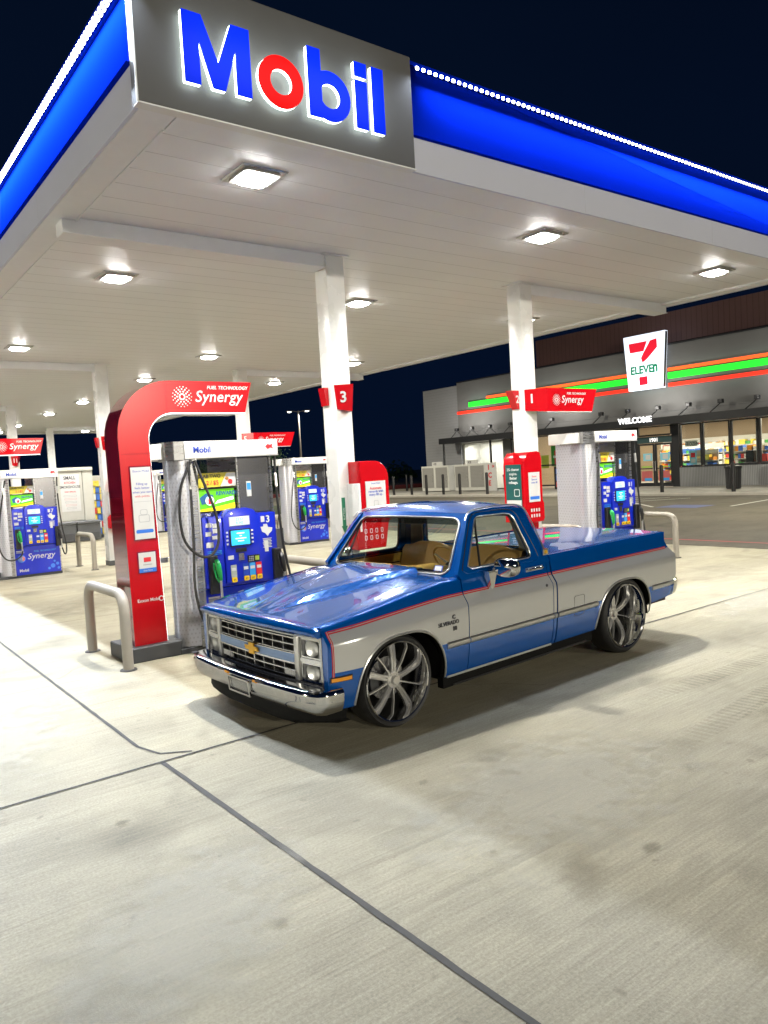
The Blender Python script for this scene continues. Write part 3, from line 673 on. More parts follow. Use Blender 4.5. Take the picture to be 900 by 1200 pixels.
# kiosk around the second column
def kiosk(loc, label):
    t = thing('info_box', label, 'information kiosk', loc)
    w, d, z1 = .42, .46, 2.10
    b = MB()
    b.prism([(0, .95), (w, .95), (w + .03, 1.0), (w + .03, 1.25), (w, 1.3), (w, z1 - .12), (w - .03, z1 - .02), (w - .10, z1), (.10, z1 - .01), (.02, z1 - .10), (0, z1 - .2)], XZ(0), 0, d, RED)
    b.prism([(0, z1 - .22)] + [(.02 + .2 * (1 - math.cos(R(a))), z1 - .22 + .22 * math.sin(R(a))) for a in range(0, 91, 15)] + [(.22, z1 - .22)], lambda a, c, dd: (dd, a * 1.0, c), -.01, .0, RED)
    b.box(.08, w - .06, .06, d - .06, .0, .95, RED)
    b.build('housing', t, bevel=.008)
    f = MB(); f.box(-.016, -.011, .06, .40, 1.10, 1.90, mat('dark_green_panel', (.008, .075, .075), .3))
    for i, s_t in enumerate(('2% cleaner', 'engine.', 'Better', 'mileage.')): f.text(s_t, (-.0165, .23, 1.80 - .07 * i), (0, -1, 0), FU, .062, STWHITE, ext=.001, off=.01 + .02 * (i > 1), align='CENTER')
    f.box(-.018, -.0165, .07, .39, 1.22, 1.32, STWHITE); ring(f, rrect(.10, .22, 1.38, 1.50, .02), rrect(.112, .208, 1.392, 1.488, .016), lambda a, c, dd: (-.017 + dd, a, c), -.001, 0, STWHITE)
    f.build('side_poster', t, smooth=0)
    f = MB(); f.box(.09, .35, -.008, -.001, 1.28, 1.76, STWHITE)
    for i, (s_t, mm) in enumerate((('Exxon', INKRED), ('Save on', INKBLUE), ('every fill', INKBLUE))): f.text(s_t, (.22, -.009, 1.68 - .05 * i), FX, FU, .042, mm, ext=.0005, off=.02, align='CENTER')
    f.box(.11, .33, -.0095, -.008, 1.32, 1.37, MATS['poster_blue']); f.build('front_poster', t, smooth=0)
    f = MB()
    for r_ in range(2):
        for c in range(4): f.box(.12 + c * .06, .15 + c * .06, -.004, -.001, 1.03 + r_ * .09, 1.08 + r_ * .09, STWHITE)
    f.build('icon_row', t, smooth=0)
kiosk((9.21, 8.43, 0), 'red kiosk with dark green side panel around the second column')

# ------------------------------------------------------------------ pumps
def pump(loc, label, num, lower_logo=True, loop=True):
    t = thing('fuel_pump', label, 'fuel pump', loc, group='blue and steel fuel pumps')
    b = MB(); b.box(-.30, 1.0, .02, .90, 0, .06, DARKG); b.build('base', t, bevel=.005)
    b = MB(); b.box(.03, .97, .0, .90, .06, .69, PBLUE); lower = b.build('lower_door', t, bevel=.006)
    f = MB()
    if lower_logo:
        synergy(f, .28, .40, .13, -.002, STWHITE, small=False); f.text('FUEL TECHNOLOGY', (.42, -.002, .545), FX, FU, .05, LBLUE, ext=.001, off=.01, shear=.2)
        f.prism(arc(.16, .42, .085, 0, 337, 15), XZ(-.001), -.001, 0, mat('emblem_blue', (.05, .2, .75), .4)); f.prism(arc(.175, .42, .055, -90, 90, 8), XZ(-.001), -.003, 0, INKRED)
        burst(f, .16, .42, .07, XZ(-.003), STWHITE)
        for (px_, pz_, pr) in ((.80, .20, .05), (.90, .24, .035), (.72, .15, .03), (.84, .30, .025), (.92, .14, .03)): f.prism(arc(px_, pz_, pr, 0, 324, 9), XZ(-.001), -.001, 0, MATS['emblem_blue'])
    f.text('Mobil', (.10, -.002, .13), FX, FU, .085, STWHITE, ext=.001, off=.03)
    f.box(.06, .20, -.003, -.001, .58, .60, STWHITE); f.box(.06, .22, -.003, -.001, .545, .575, INKGREY)
    f.build('lettering', lower, smooth=0)
    # upper bezel: side wings and a raised middle with rounded top
    b = MB(); b.box(.03, .97, -.035, .90, .70, 1.52, PBLUE)
    b.prism([(.27, .74), (.73, .74), (.73, 1.50), (.66, 1.57), (.58, 1.595), (.42, 1.595), (.34, 1.57), (.27, 1.50)], XZ(0), -.075, .20, PBLUE)
    bez = b.build('bezel', t, bevel=.012, seg=2)
    f = MB(); yy = -.077
    f.box(.34, .60, yy - .006, yy, 1.395, 1.50, STWHITE); f.box(.355, .585, yy - .008, yy - .005, 1.405, 1.49, SCREENW)
    for i, s_t in enumerate(('23.57', '8.342')): f.text(s_t, (.47, yy - .0085, 1.453 - .04 * i), FX, FU, .042, INKBLUE, ext=.001, align='CENTER')
    f.build('sale_display', bez, smooth=0)
    f = MB(); f.box(.335, .60, yy - .012, yy, 1.155, 1.355, BLACK); f.box(.35, .585, yy - .015, yy - .012, 1.17, 1.34, SCREEN)
    for i, w_ in enumerate((.10, .03, .14, .08)): f.box(.47 - w_ / 2, .47 + w_ / 2, yy - .016, yy - .0145, 1.30 - .03 * i, 1.312 - .03 * i, VWHITE)
    for s_x in (.305, .625):
        for k in range(4): f.box(s_x - .012, s_x + .012, yy - .006, yy, 1.18 + .045 * k, 1.20 + .045 * k, STWHITE)
    f.build('screen', bez, smooth=0)
    f = MB(); f.box(.40, .54, yy - .004, yy + .01, 1.085, 1.13, BLACK); f.box(.43, .50, yy - .012, yy, .99, 1.07, DSTEEL); f.box(.30, .37, yy - .004, yy, 1.01, 1.055, STWHITE); f.box(.545, .70, yy - .01, yy, .955, 1.035, BLACK)
    for k in range(9): f.box(.56 + (k % 3) * .022, .575 + (k % 3) * .022, yy - .013, yy - .009, .965 + (k // 3) * .022, .98 + (k // 3) * .022, SCHROME)
    f.box(.64, .69, yy - .013, yy - .009, .97, 1.02, mat('olive_button', (.35, .45, .05), .4)); f.build('card_reader', bez, smooth=0)
    for (gx, mm) in ((.36, mat('grade_grey', (.35, .38, .36), .4)), (.515, INKBLUE), (.60, LBLUE), (.685, INKRED)):
        f = MB(); f.box(gx - .036, gx + .036, yy - .006, yy, .80, .945, mm); f.box(gx - .028, gx + .028, yy - .009, yy - .005, .875, .91, STWHITE)
        f.prism(rrect(gx - .032, gx + .032, .745, .80, .012), XZ(yy), -.016, 0, YELL); f.text('87' if gx > .4 else '85', (gx, yy - .017, .758), FX, FU, .035, INKDARK, ext=.001, align='CENTER')
        f.build('grade_button', bez, smooth=0)
    f = MB(); yw = -.037
    for (x0, x1, z0, z1) in ((.07, .14, 1.40, 1.45), (.15, .24, 1.39, 1.44), (.15, .24, 1.33, 1.38), (.06, .13, 1.30, 1.35), (.14, .21, 1.26, 1.30), (.06, .15, 1.17, 1.23), (.80, .85, 1.05, 1.18)): f.box(x0, x1, yw - .002, yw, z0, z1, STWHITE)
    for k in range(3): f.box(.07, .25, yw - .0015, yw, 1.12 - .018 * k, 1.126 - .018 * k, LBLUE)
    f.box(.77, .82, yw - .002, yw, 1.405, 1.475, STWHITE)
    nf = MB(); nf.text(num, (.835, yw - .001, 1.40), FX, FU, .115, STWHITE, ext=.001, off=.03); nf.build('pump_number', bez, smooth=0)
    f.prism([(.76, 1.35), (.80, 1.35), (.80, 1.38), (.85, 1.38), (.86, 1.34), (.92, 1.33), (.91, 1.29), (.87, 1.26), (.85, 1.23), (.82, 1.27), (.78, 1.29)], XZ(yw), -.002, 0, STWHITE)
    for k in range(7): f.box(.78 + .005 * (k % 3), .90 - .01 * (k % 2), yw - .0015, yw, 1.20 - .017 * k, 1.209 - .017 * k, STWHITE)
    f.build('stickers', bez, smooth=0)
    # nozzles in their boots
    for (nx, mm) in ((.115, GREEN), (.94, BLACK)):
        n_ = MB(); n_.box(nx - .055, nx + .055, -.10, -.036, .64, 1.08, BLACK); boot = n_.build('nozzle_boot', t, bevel=.012)
        n_ = MB()
        n_.tube([(nx + .02, -.12, 1.03), (nx + .02, -.15, .98), (nx + .03, -.16, .90), (nx + .045, -.15, .80)], [.022, .034, .030, .020], mm, n=12)
        n_.tube([(nx - .02, -.13, 1.00), (nx - .035, -.17, .93), (nx - .02, -.175, .84), (nx + .02, -.16, .78)], .009, mm, n=8)
        n_.tube([(nx + .045, -.15, .80), (nx + .048, -.145, .70), (nx + .05, -.14, .60)], [.016, .013, .018], SCHROME, n=8)
        n_.build('nozzle', t)
    # video screen, poster and gap with frame
    f = MB(); f.box(.04, .53, .10, .50, 1.565, 1.845, BLACK); vs_ = f.build('video_screen', t, bevel=.006)
    f = MB(); q = .096; f.box(.055, .515, q, .0995, 1.58, 1.83, VGREEN)
    f.prism([(.055, 1.58), (.515, 1.58), (.515, 1.66), (.25, 1.62), (.055, 1.60)], XZ(q), -.003, 0, VYEL); f.prism([(.08, 1.74), (.16, 1.79), (.25, 1.76), (.22, 1.68), (.10, 1.66)], XZ(q), -.003, 0, VDARK)
    f.prism(arc(.20, 1.70, .055, 0, 330, 11), XZ(q), -.005, 0, VWHITE); f.box(.18, .23, q - .007, q - .004, 1.66, 1.72, VRED); f.prism([(.26, 1.66), (.50, 1.70), (.50, 1.74), (.30, 1.70)], XZ(q), -.005, 0, VWHITE)
    f.text('REWARDS', (.28, q - .003, 1.76), FX, FU, .06, VDARK, ext=.001, off=.03); f.build('picture', vs_, smooth=0)
    f = MB(); f.box(.03, .53, .07, .10, 1.855, 2.02, mat('poster_yellow', (.62, .52, .04), .5)); f.prism([(.33, 1.86), (.53, 1.86), (.53, 2.015), (.42, 2.015)], XZ(.069), -.002, 0, STWHITE)
    f.text('GRAB TWO', (.05, .068, 1.965), FX, FU, .055, INKDARK, ext=.001, off=.02); f.text('2 / $5', (.16, .068, 1.885), FX, FU, .065, INKRED, ext=.001, off=.02)
    f.prism(arc(.46, 1.91, .03, 0, 324, 9), XZ(.067), -.002, 0, INKRED); f.prism(arc(.42, 1.95, .022, 0, 324, 9), XZ(.067), -.002, 0, mat('bun', (.45, .2, .05), .5)); f.build('poster', t, smooth=0)
    f = MB(); f.box(.56, .97, .06, .84, 1.525, 2.20, DSTEEL); f.box(.97, 1.0, .04, .86, .06, 2.20, STEEL); f.box(.535, .56, .05, .85, 1.525, 2.20, STEEL); f.build('steel_post', t, bevel=.004)
    f = MB(); f.box(.66, .72, .055, .06, 1.72, 1.90, STWHITE); f.box(.665, .715, .053, .055, 1.80, 1.88, LBLUE); f.build('sticker', t, smooth=0)
    # perforated hose tower
    plan = [(.025, .0), (-.03, .0), (-.13, .015), (-.22, .05), (-.28, .12), (-.28, .22), (-.14, .55), (-.02, .90), (.025, .90)]
    b = MB(); b.prism(plan, lambda a, c, d: (a, c, d), .06, 2.20, PERF); b.build('hose_tower', t, bevel=.01)
    b = MB(); b.box(-.055, .028, -.008, .0, .05, 2.2, STEEL); b.box(.005, .03, -.012, -.001, .05, 2.2, SCHROME); b.build('tower_edge', t, bevel=.003)
    # topper
    b = MB(); b.prism([(1.05, -.06), (-.13, -.06), (-.13, .96), (1.05, .96)], lambda a, c, d: (a, c, d), 2.20, 2.385, WHITE); top = b.build('topper', t, bevel=.012, seg=2)
    f = MB(); f.prism([(-.131, -.045), (-.24, -.03), (-.31, .05), (-.31, .28), (-.131, .70)], lambda a, c, d: (a, c, d), 2.18, 2.385, STEEL); f.box(-.42, -.311, .12, .5, 2.20, 2.37, WHITE)
    f.text('Mobil', (-.03, -.063, 2.255), FX, FU, .095, INKBLUE, ext=.001, off=.03)
    f.prism([(.88, 2.30), (.91, 2.33), (.95, 2.32), (.98, 2.335), (.97, 2.30), (.99, 2.27), (.95, 2.285), (.91, 2.27)], XZ(-.061), -.002, 0, INKRED); f.box(-.13, 1.05, -.065, -.055, 2.192, 2.205, SCHROME); f.build('topper_mark', top, smooth=0)
    # hoses
    h = MB()
    if loop:
        pts = [(-.06, -.06, 2.17), (-.14, -.10, 2.05), (-.24, -.14, 1.85), (-.28, -.17, 1.55), (-.25, -.20, 1.28), (-.12, -.24, 1.12), (.00, -.26, 1.10), (.10, -.25, 1.20), (.14, -.22, 1.38), (.13, -.18, 1.60), (.07, -.12, 1.85), (.02, -.07, 2.05), (-.01, -.05, 2.17)]
        h.tube(smooth_path(pts, 4), .0155, RUBBER, n=8)
        pts = [(-.11, -.10, 2.16), (-.115, -.12, 1.98), (-.12, -.13, 1.60), (-.14, -.15, 1.15), (-.17, -.19, .75), (-.12, -.24, .40), (.02, -.27, .23), (.18, -.26, .22), (.30, -.22, .26), (.20, -.17, .42), (.165, -.145, .60)]
    else:
        pts = [(-.06, -.06, 2.16), (-.12, -.10, 1.90), (-.22, -.13, 1.4), (-.30, -.17, .8), (-.22, -.2, .5), (-.05, -.21, .42), (.12, -.18, .5), (.165, -.145, .60)]
    h.tube(smooth_path(pts, 4), .0155, RUBBER, n=8); h.tube([(-.113, -.115, 2.0), (-.115, -.122, 1.85)], .019, SCHROME, n=8); h.build('hose', t)
    h = MB(); pts = [(1.02, -.02, 2.19), (1.01, -.03, 1.95), (1.01, -.05, 1.6), (1.04, -.07, 1.1), (1.09, -.10, .72), (1.08, -.14, .50), (1.03, -.16, .45), (.99, -.15, .60)]
    h.tube(smooth_path(pts, 4), .0155, RUBBER, n=8); h.tube([(1.01, -.03, 1.98), (1.01, -.04, 1.82)], .020, SCHROME, n=8); h.build('hose', t)
    return t
def smooth_path(pts, k):
    P = [Vector(p) for p in pts]; out = []
    for i in range(len(P) - 1):
        a = P[max(i - 1, 0)]; b_ = P[i]; c = P[i + 1]; d = P[min(i + 2, len(P) - 1)]
        for j in range(k):
            t = j / k; out.append(0.5 * ((2 * b_) + (c - a) * t + (2 * a - 5 * b_ + 4 * c - d) * t * t + (-a + 3 * b_ - 3 * c + d) * t ** 3))
    out.append(P[-1]); return out
PX, PX2 = 3.51, 10.76
pump((PX, 8.165, 0), 'nearest pump, marked 3, black hose looped over its tower', '3')
pump((PX2, 8.165, 0), 'pump just beyond the truck bed, beside the kiosk column', '1', loop=False)
pump((PX, 8.165 + 10.07, 0), 'pump at the left frame edge with full lettered blue panel', '7', loop=False)
pump((PX2, 8.165 + 10.07, 0), 'middle distance pump between the small tree and near column', '5', loop=False)
pump((PX2, 8.165 + 20.14, 0), 'far pump seen between the red arch and nearest pump', '9', loop=False)
pump((PX, 8.165 + 20.14, 0), 'far pump on the third island, mostly behind the left pump', '11', loop=False)

# ------------------------------------------------------------------ guards and bollards
def guard(x, y, label):
    t = thing('pipe_guard', label, 'bollard', (x, y, 0), group='bent pipe guards at the pump islands')
    pts = [(0, .63, 0), (0, .63, .60)] + [(0, .63 - .17 + .17 * math.cos(R(a)), .63 + .17 * math.sin(R(a))) for a in range(15, 91, 15)] + [(0, -.63 + .17 + .17 * math.cos(R(a)), .63 + .17 * math.sin(R(a))) for a in range(90, 166, 15)] + [(0, -.63, .60), (0, -.63, 0)]
    b = MB(); b.tube(pts, .055, TAN, n=16); b.build('hoop', t, smooth=60)
    b = MB()
    for s in (-.63, .63):
        b = MB(); b.lathe([(.056, .012), (.085, .010), (.09, .0)], lambda a, c, d, s=s: (a, c + s, d), JOINT, 16); b.build('foot_ring', t)
guard(2.55, 8.62, 'bent pipe guard in front of the tall red arch')
guard(5.18, 8.637, 'bent pipe guard rising behind the truck hood')
guard(10.05, 8.60, 'bent pipe guard behind the cab, left of the far-side pump')
guard(12.75, 8.637, 'bent pipe guard beyond the end of the truck bed')
guard(5.18, ROWY[1], 'bent pipe guard in front of the grey bins')
guard(10.1, ROWY[1], 'bent pipe guard between nearest pump and middle distance pump')
guard(12.75, ROWY[1], 'bent pipe guard hidden beyond the near column')
guard(5.18, ROWY[2], 'small far pipe guard behind the grey bins')
BOLL = mat('bollard_black', (.010, .010, .012), .35, var=.2)
def bollard(x, y, label, h=1.40):
    o = MB().lathe([(0, 0), (.085, 0), (.085, h - .06), (.07, h - .02), (.04, h), (0, h)], lambda a, c, d: (a, c, d), BOLL, 16).build('bollard', smooth=50, loc=(x, y, 0))
    tag(o, label, 'bollard', 'black bollards along the storefront walk')
bl = [(16.9, 'right side black bollard beside the black trash can'), (20.3, 'black bollard in front of the store entrance doors'), (23.9, 'black bollard between the entrance doors and the kiosk column'), (27.6, 'black bollard before the windows with green poster'),
      (31.6, 'black bollard beside the ice freezer lettering'), (33.9, 'black bollard before the right ice freezer, right of its pair'), (35.4, 'black bollard before the right ice freezer, left of its pair'), (37.0, 'black bollard before the left ice freezer, right of its pair'),
      (38.5, 'black bollard before the left ice freezer, left of its pair'), (40.4, 'black bollard just left of the freezers'), (41.9, 'second black bollard left of the freezers'), (43.6, 'third black bollard left of the freezers'), (12.6, 'black bollard beyond the right frame edge')]
for (yy, lb) in bl: bollard(31.35 - .0, yy, lb)
for (xx, yy, lb) in ((35.5, 47.5, 'far black bollard in the dark, nearest the pay station'), (34.2, 49.5, 'far black bollard behind the front row, left end'), (37, 46.0, 'far black bollard standing next to the store corner')): bollard(xx, yy, lb)

# ------------------------------------------------------------------ store
SXW = 36.5
STUCCO = mat('store_grey_wall', (0.125, 0.125, 0.125), .7, var=.08, scale=1.2, bump=.1)
BLOCK = lined('store_block_wall', (0.25, 0.255, 0.27), 2, .20, .012, .7, .7, bumpd=.4)
BROWN = lined('parapet_brown', (0.16, 0.085, 0.08), 1, .30, .03, .6, .6, bumpd=.5)
CORR = lined('corrugated_steel', (0.36, 0.37, 0.38), 1, .085, .04, .55, .35, .5, 1.0, smooth=True)
DKF = mat('dark_frame', (.014, .015, .018), .4, var=.1)
RECW = mat('recess_white', (.55, .55, .51), .6)
GLASS = glassm('store_glass', (.93, .96, .95), .28)
st_ = thing('store_building', 'long grey convenience store with striped fascia and lit windows', 'building', (SXW, 0, 0))
def sbox(b, x0, x1, y0, y1, z0, z1, m_): return b.box(x0 - SXW, x1 - SXW, y0, y1, z0, z1, m_)
YL, YR = 43.1, -4.0
b = MB(); sbox(b, SXW + .15, SXW + .5, 39.3, YL, 0.02, 7.42, BLOCK); sbox(b, SXW + .5, 60, YL - .3, YL, .02, 7.42, BLOCK); b.build('block_wall', st_, smooth=0)
b = MB(); sbox(b, SXW, SXW + .4, YR, 39.3, 4.1, 7.55, STUCCO)
sbox(b, SXW + .02, SXW + .38, 34.5, 35.2, .15, 4.1, STUCCO); sbox(b, 60, 60.3, YR, YL, 0, 7.4, STUCCO); b.build('wall', st_, bevel=.01)
b = MB(); sbox(b, SXW + 1.5, SXW + 1.7, YR, 33.3, 7.9, 9.55, BROWN); sbox(b, SXW - .02, SXW + .45, YR, 39.32, 7.55, 7.63, DKF); b.build('parapet', st_, smooth=0)
b = MB(); sbox(b, SXW + .4, 60, YR, YL - .3, 7.2, 7.3, DKF); b.build('roof', st_, smooth=0)
b = MB(); sbox(b, SXW + 1.8, SXW + 1.9, 35.2, 39.2, .15, 4.1, RECW); sbox(b, SXW + .3, SXW + 1.8, 39.1, 39.25, .15, 3.3, RECW); sbox(b, SXW + .3, SXW + 1.8, 35.15, 35.3, .15, 3.3, RECW); sbox(b, SXW + .2, SXW + 1.9, 35.2, 39.2, 3.3, 3.4, RECW); b.build('alcove', st_, smooth=0)
area_light('alcove_light', (SXW + .7, 37.2, 3.2), (0.2, 0, -1), .3, 3.2, 110, (1, .98, .90), roll_x=(1, 0, 0))
# header band, awning, lamp arms
b = MB(); sbox(b, SXW - 1.3, SXW - .005, YR, 40.0, 3.39, 3.78, DKF); sbox(b, SXW - .03, SXW - .004, YR, 39.2, 3.78, 4.12, STUCCO); b.build('awning', st_, bevel=.01)
b = MB()
for yy in (39.6, 35.1): sbox(b, SXW - 1.25, SXW - 1.15, yy - .05, yy + .05, .15, 3.39, DKF)
b.build('awning_post', st_)
# storefront: frames, doors, glass; from y=34.5 to right
bays = [(34.4, 32.8), (32.7, 30.4), (30.3, 28.1), (28.0, 25.9)]
win = [(22.45, 21.35), (21.2, 19.85), (19.7, 18.45), (18.3, 16.9), (16.8, 15.4), (15.3, 13.9)]
ws = [(34.40, 32.70), (32.55, 30.45), (30.35, 28.20), (28.10, 26.0)]
def winframe(y0, y1, z0, z1, mid=None):
    f = MB(); sbox(f, SXW - .0, SXW + .12, y1 - .06, y1 + .02, z0, z1, DKF); sbox(f, SXW, SXW + .12, y0 - .02, y0 + .06, z0, z1, DKF); sbox(f, SXW + .001, SXW + .121, y1 + .02, y0 - .02, z0 - .06, z0 + .03, DKF); sbox(f, SXW + .001, SXW + .121, y1 + .02, y0 - .02, z1 - .05, z1 + .06, DKF)
    if mid: sbox(f, SXW + .002, SXW + .11, y1 + .02, y0 - .02, mid, mid + .07, DKF)
    o = f.build('window_frame', st_, smooth=0)
    g = MB(); sbox(g, SXW + .05, SXW + .06, y1 + .02, y0 - .02, z0 + .03, z1 - .05, GLASS); g.build('pane', o, smooth=0)
for (y0, y1) in ws: winframe(y0, y1, .35, 3.40, 1.55)
for (y0, y1) in win: winframe(y0, y1, 1.20, 3.38)
k = 13.8
while k > YR + 1.5: winframe(k, k - 1.4, 1.20, 3.38); k -= 1.5
b = MB(); sbox(b, SXW - .02, SXW + .15, YR, 22.55, .14, 1.135, CORR); sbox(b, SXW - .05, SXW + .15, YR, 22.55, 1.136, 1.17, DKF); b.build('corrugated_skirt', st_, smooth=0)
b = MB(); sbox(b, SXW - .03, SXW + .13, 22.55, 22.95, .14, 3.45, DKF); sbox(b, SXW - .03, SXW + .13, 25.05, 25.95, .14, 3.45, DKF); sbox(b, SXW - .02, SXW + .10, 22.95, 25.05, 2.50, 2.85, mat('door_header', (.03, .07, .075), .4)); b.build('door_surround', st_, bevel=.005)
winframe(24.98, 23.02, 2.93, 3.40)
for (y0, y1) in ((25.02, 24.02), (23.98, 22.98)):
    f = MB(); 
    for (a0, a1, c0, c1) in ((y1, y1 + .09, .16, 2.48), (y0 - .09, y0, .16, 2.48), (y1 + .09, y0 - .09, .16, .36), (y1 + .09, y0 - .09, 2.38, 2.48), (y1 + .09, y0 - .09, 1.10, 1.16)): sbox(f, SXW + .0, SXW + .07, a0, a1, c0, c1, DKF)
    dr = f.build('door', st_, smooth=0)
    g = MB(); sbox(g, SXW + .03, SXW + .04, y1 + .09, y0 - .09, .36, 2.38, GLASS); g.build('pane', dr, smooth=0)
    g = MB(); hy = y1 + .05 if y0 > 24.5 else y0 - .05; g.tube([(-.05, hy, 1.0), (-.09, hy, 1.02), (-.09, hy, 1.5), (-.05, hy, 1.52)], .015, SCHROME, n=8); g.build('handle', dr)
    g = MB(); sbox(g, SXW + .015, SXW + .025, y1 + .16, y0 - .16, .45, 1.0, mat('poster_redpink', (.50, .12, .12), .5)); sbox(g, SXW + .012, SXW + .02, y1 + .2, y0 - .35, .47, .62, LBLUE); sbox(g, SXW + .015, SXW + .025, y1 + .14, y0 - .30, 1.55, 1.95, mat('poster_sky', (.25, .6, .75), .5)); sbox(g, SXW + .01, SXW + .02, y1 + .25, y0 - .45, 1.62, 1.88, STWHITE); sbox(g, SXW + .015, SXW + .025, y1 + .16, y0 - .2, 1.19, 1.26, mat('poster_lime', (.25, .55, .05), .5)); g.build('poster', dr, smooth=0)
b = MB(); b.text('1901', (-.05, 24.0, 2.57), SX_, SU, .28, emitm('number_glow', (.9,.9,.9), .8), ext=.02, off=.02, align='CENTER'); b.build('house_number', st_, smooth=0)  # digits made to glow so they show up, though no lamp
b = MB(); b.text('WELCOME', (-1.34, 25.25, 3.60), SX_, SU, .42, emitm('welcome_white', (.95, .97, 1), 1.1), ext=.04, off=.028); b.build('welcome_lettering', st_, smooth=0)
# stripes
ER = emitm('stripe_red', (.85, .03, .015), .85); EG = emitm('stripe_green', (.02, .80, .03), .95); EO = emitm('stripe_orange', (.95, .10, .02), .9)
for nm, ys_, z0, z1, mm in (('red', 36.4, 6.20, 6.36, EO), ('green', 38.1, 5.80, 6.12, EG), ('lower', 39.28, 5.38, 5.57, ER)):
    for (a0, a1) in ((25.3, ys_), (YR, 23.0)):
        b = MB(); sbox(b, SXW - .09, SXW - .01, a0, a1, z0, z1, mm); b.build('stripe', st_, smooth=0)
for z_ in (5.3, 6.4): area_light('stripe_glow', (SXW - .35, 20.0, z_), (1, 0, 0), .05, 36, 14, (.3, 1, .75), roll_x=(0, 0, 1))
# big seven sign
s7 = thing('store_sign', 'white tapered illuminated sign with big red seven', 'sign', (SXW - .42, 24.15, 0))
S7W = emitm('sign_white', (.80, .88, 1.0), .95); S7R = emitm('sign_red', (.62, .012, .03), .8); S7G = emitm('sign_green', (.0, .17, .07), .6)
fs7 = lambda a, c, d: (d, a, c)
b = MB(); b.prism([(1.27, 8.30), (-1.27, 8.30), (-1.04, 5.36), (1.04, 5.36)], fs7, 0, .30, S7W, side=DARKG); b.build('cabinet', s7, bevel=.05, seg=3)
f = MB(); yr = -.004
f.prism([(.92, 7.90), (-.20, 7.90), (.02, 7.40), (.85, 7.40)], fs7, yr - .01, yr, S7R)
f.prism([(-.40, 7.90), (-.78, 7.95), (-.80, 7.5), (-.55, 7.28), (-.20, 6.98), (.10, 6.80), (.18, 7.05), (.05, 7.28), (-.12, 7.5)], fs7, yr - .01, yr, S7R)
f.build('seven', s7, smooth=0); f = MB(); f.prism([(.33, 6.06), (-.17, 6.06), (-.17, 5.62), (.33, 5.62)], fs7, yr - .01, yr, S7R); f.build('seven_stem', s7, smooth=0)
f = MB(); f.text('ELEVE', (yr - .001, .86, 6.24), SX_, SU, .58, S7G, ext=.012, off=.03, sx=.92); f.text('n', (yr - .001, -.50, 6.24), SX_, SU, .80, S7G, ext=.012, off=.035, sx=.75); f.build('wordmark', s7, smooth=0)
# gooseneck lamps
gl = None
for i, yy in enumerate((38.9, 37.4, 35.7, 33.9, 30.5, 26.95, 25.2, 23.35, 21.6, 19.9, 18.1, 16.3, 14.5)):
    lab = ['leftmost wall lamp above the ice freezer awning', 'second wall lamp from the left above the freezers', 'third wall lamp from the left above the freezers', 'wall lamp just left of the kiosk column', 'wall lamp just right of the kiosk column', 'wall lamp below the left edge of the big seven sign', 'wall lamp directly above the welcome lettering', 'wall lamp above the entrance doors', 'wall lamp above the frozen sign window', 'wall lamp right of the frozen sign window', 'wall lamp near the right frame edge', 'wall lamp beyond the right frame edge', 'last wall lamp beyond the frame'][i]
    t = thing('wall_lamp', lab, 'wall lamp', (SXW, yy, 0), group='black arm lamps above the storefront')
    g = MB(); g.tube([(-.55, .62, 3.79), (-.55, .05, 4.20)], .026, DKF, n=6); 
    g.tube([(-.55, -.6, 3.79), (-.55, -.02, 4.20)], .018, DKF, n=6) if yy > 33 else None
    g.build('arm', t); g = MB(); g.box(-.68, -.42, -.11, .11, 4.22, 4.42, DKF); g.build('head', t, bevel=.02)
# writing and posters inside the windows
def window_poster(y0, y1, z0, z1, m_, name='window_poster', label='', extra=None):
    f = MB(); f.box(SXW + .068, SXW + .074, y1, y0, z0, z1, m_)
    if extra: extra(f)
    tag(f.build(name, smooth=0), label, 'poster')
window_poster(22.25, 21.55, 2.20, 2.50, mat('board_pale', (.55, .55, .48), .5), label='pale board lettered FROZEN in the window right of doors', extra=lambda f: f.text('FROZEN', (SXW + .066, 22.23, 2.24), SX_, SU, .26, INKDARK, ext=.002, off=.01, sx=.76))
window_poster(22.02, 21.62, 1.24, 1.98, MATS['poster_sky'], label='turquoise poster under the FROZEN board', extra=lambda f: (f.box(SXW + .062, SXW + .067, 21.7, 21.94, 1.62, 1.86, INKRED), f.box(SXW + .062, SXW + .067, 21.7, 21.94, 1.35, 1.55, STWHITE)))
window_poster(31.2, 30.45, 1.5, 2.75, mat('poster_green', (.06, .30, .05), .5), label='green poster with white and red drink behind kiosk column', extra=lambda f: (f.box(SXW + .062, SXW + .067, 30.7, 30.95, 1.6, 2.45, INKRED), f.box(SXW + .061, SXW + .067, 30.55, 31.05, 2.0, 2.15, STWHITE)))
window_poster(30.3, 29.5, 1.9, 2.95, mat('poster_yellow2', (.65, .50, .03), .5), label='yellow poster with white figures in the store window', extra=lambda f: f.text('2/$3', (SXW + .066, 30.22, 2.4), SX_, SU, .33, STWHITE, ext=.002, off=.03))
window_poster(34.2, 33.2, 2.1, 2.9, STWHITE, label='white cloud shaped poster right of the alcove', extra=lambda f: f.box(SXW + .062, SXW + .067, 33.4, 34.0, 2.2, 2.4, LBLUE))
window_poster(32.0, 31.4, 1.4, 2.2, mat('poster_lemon', (.6, .6, .1), .5), label='small lemon poster in the window left of the column')
window_poster(17.95, 17.55, 1.3, 1.75, STWHITE, label='small white notice low in the right window', extra=lambda f: f.box(SXW + .062, SXW + .067, 17.6, 17.9, 1.35, 1.5, LBLUE))
window_poster(17.6, 17.1, 2.2, 2.75, DARKG, label='dark screen in the rightmost window')
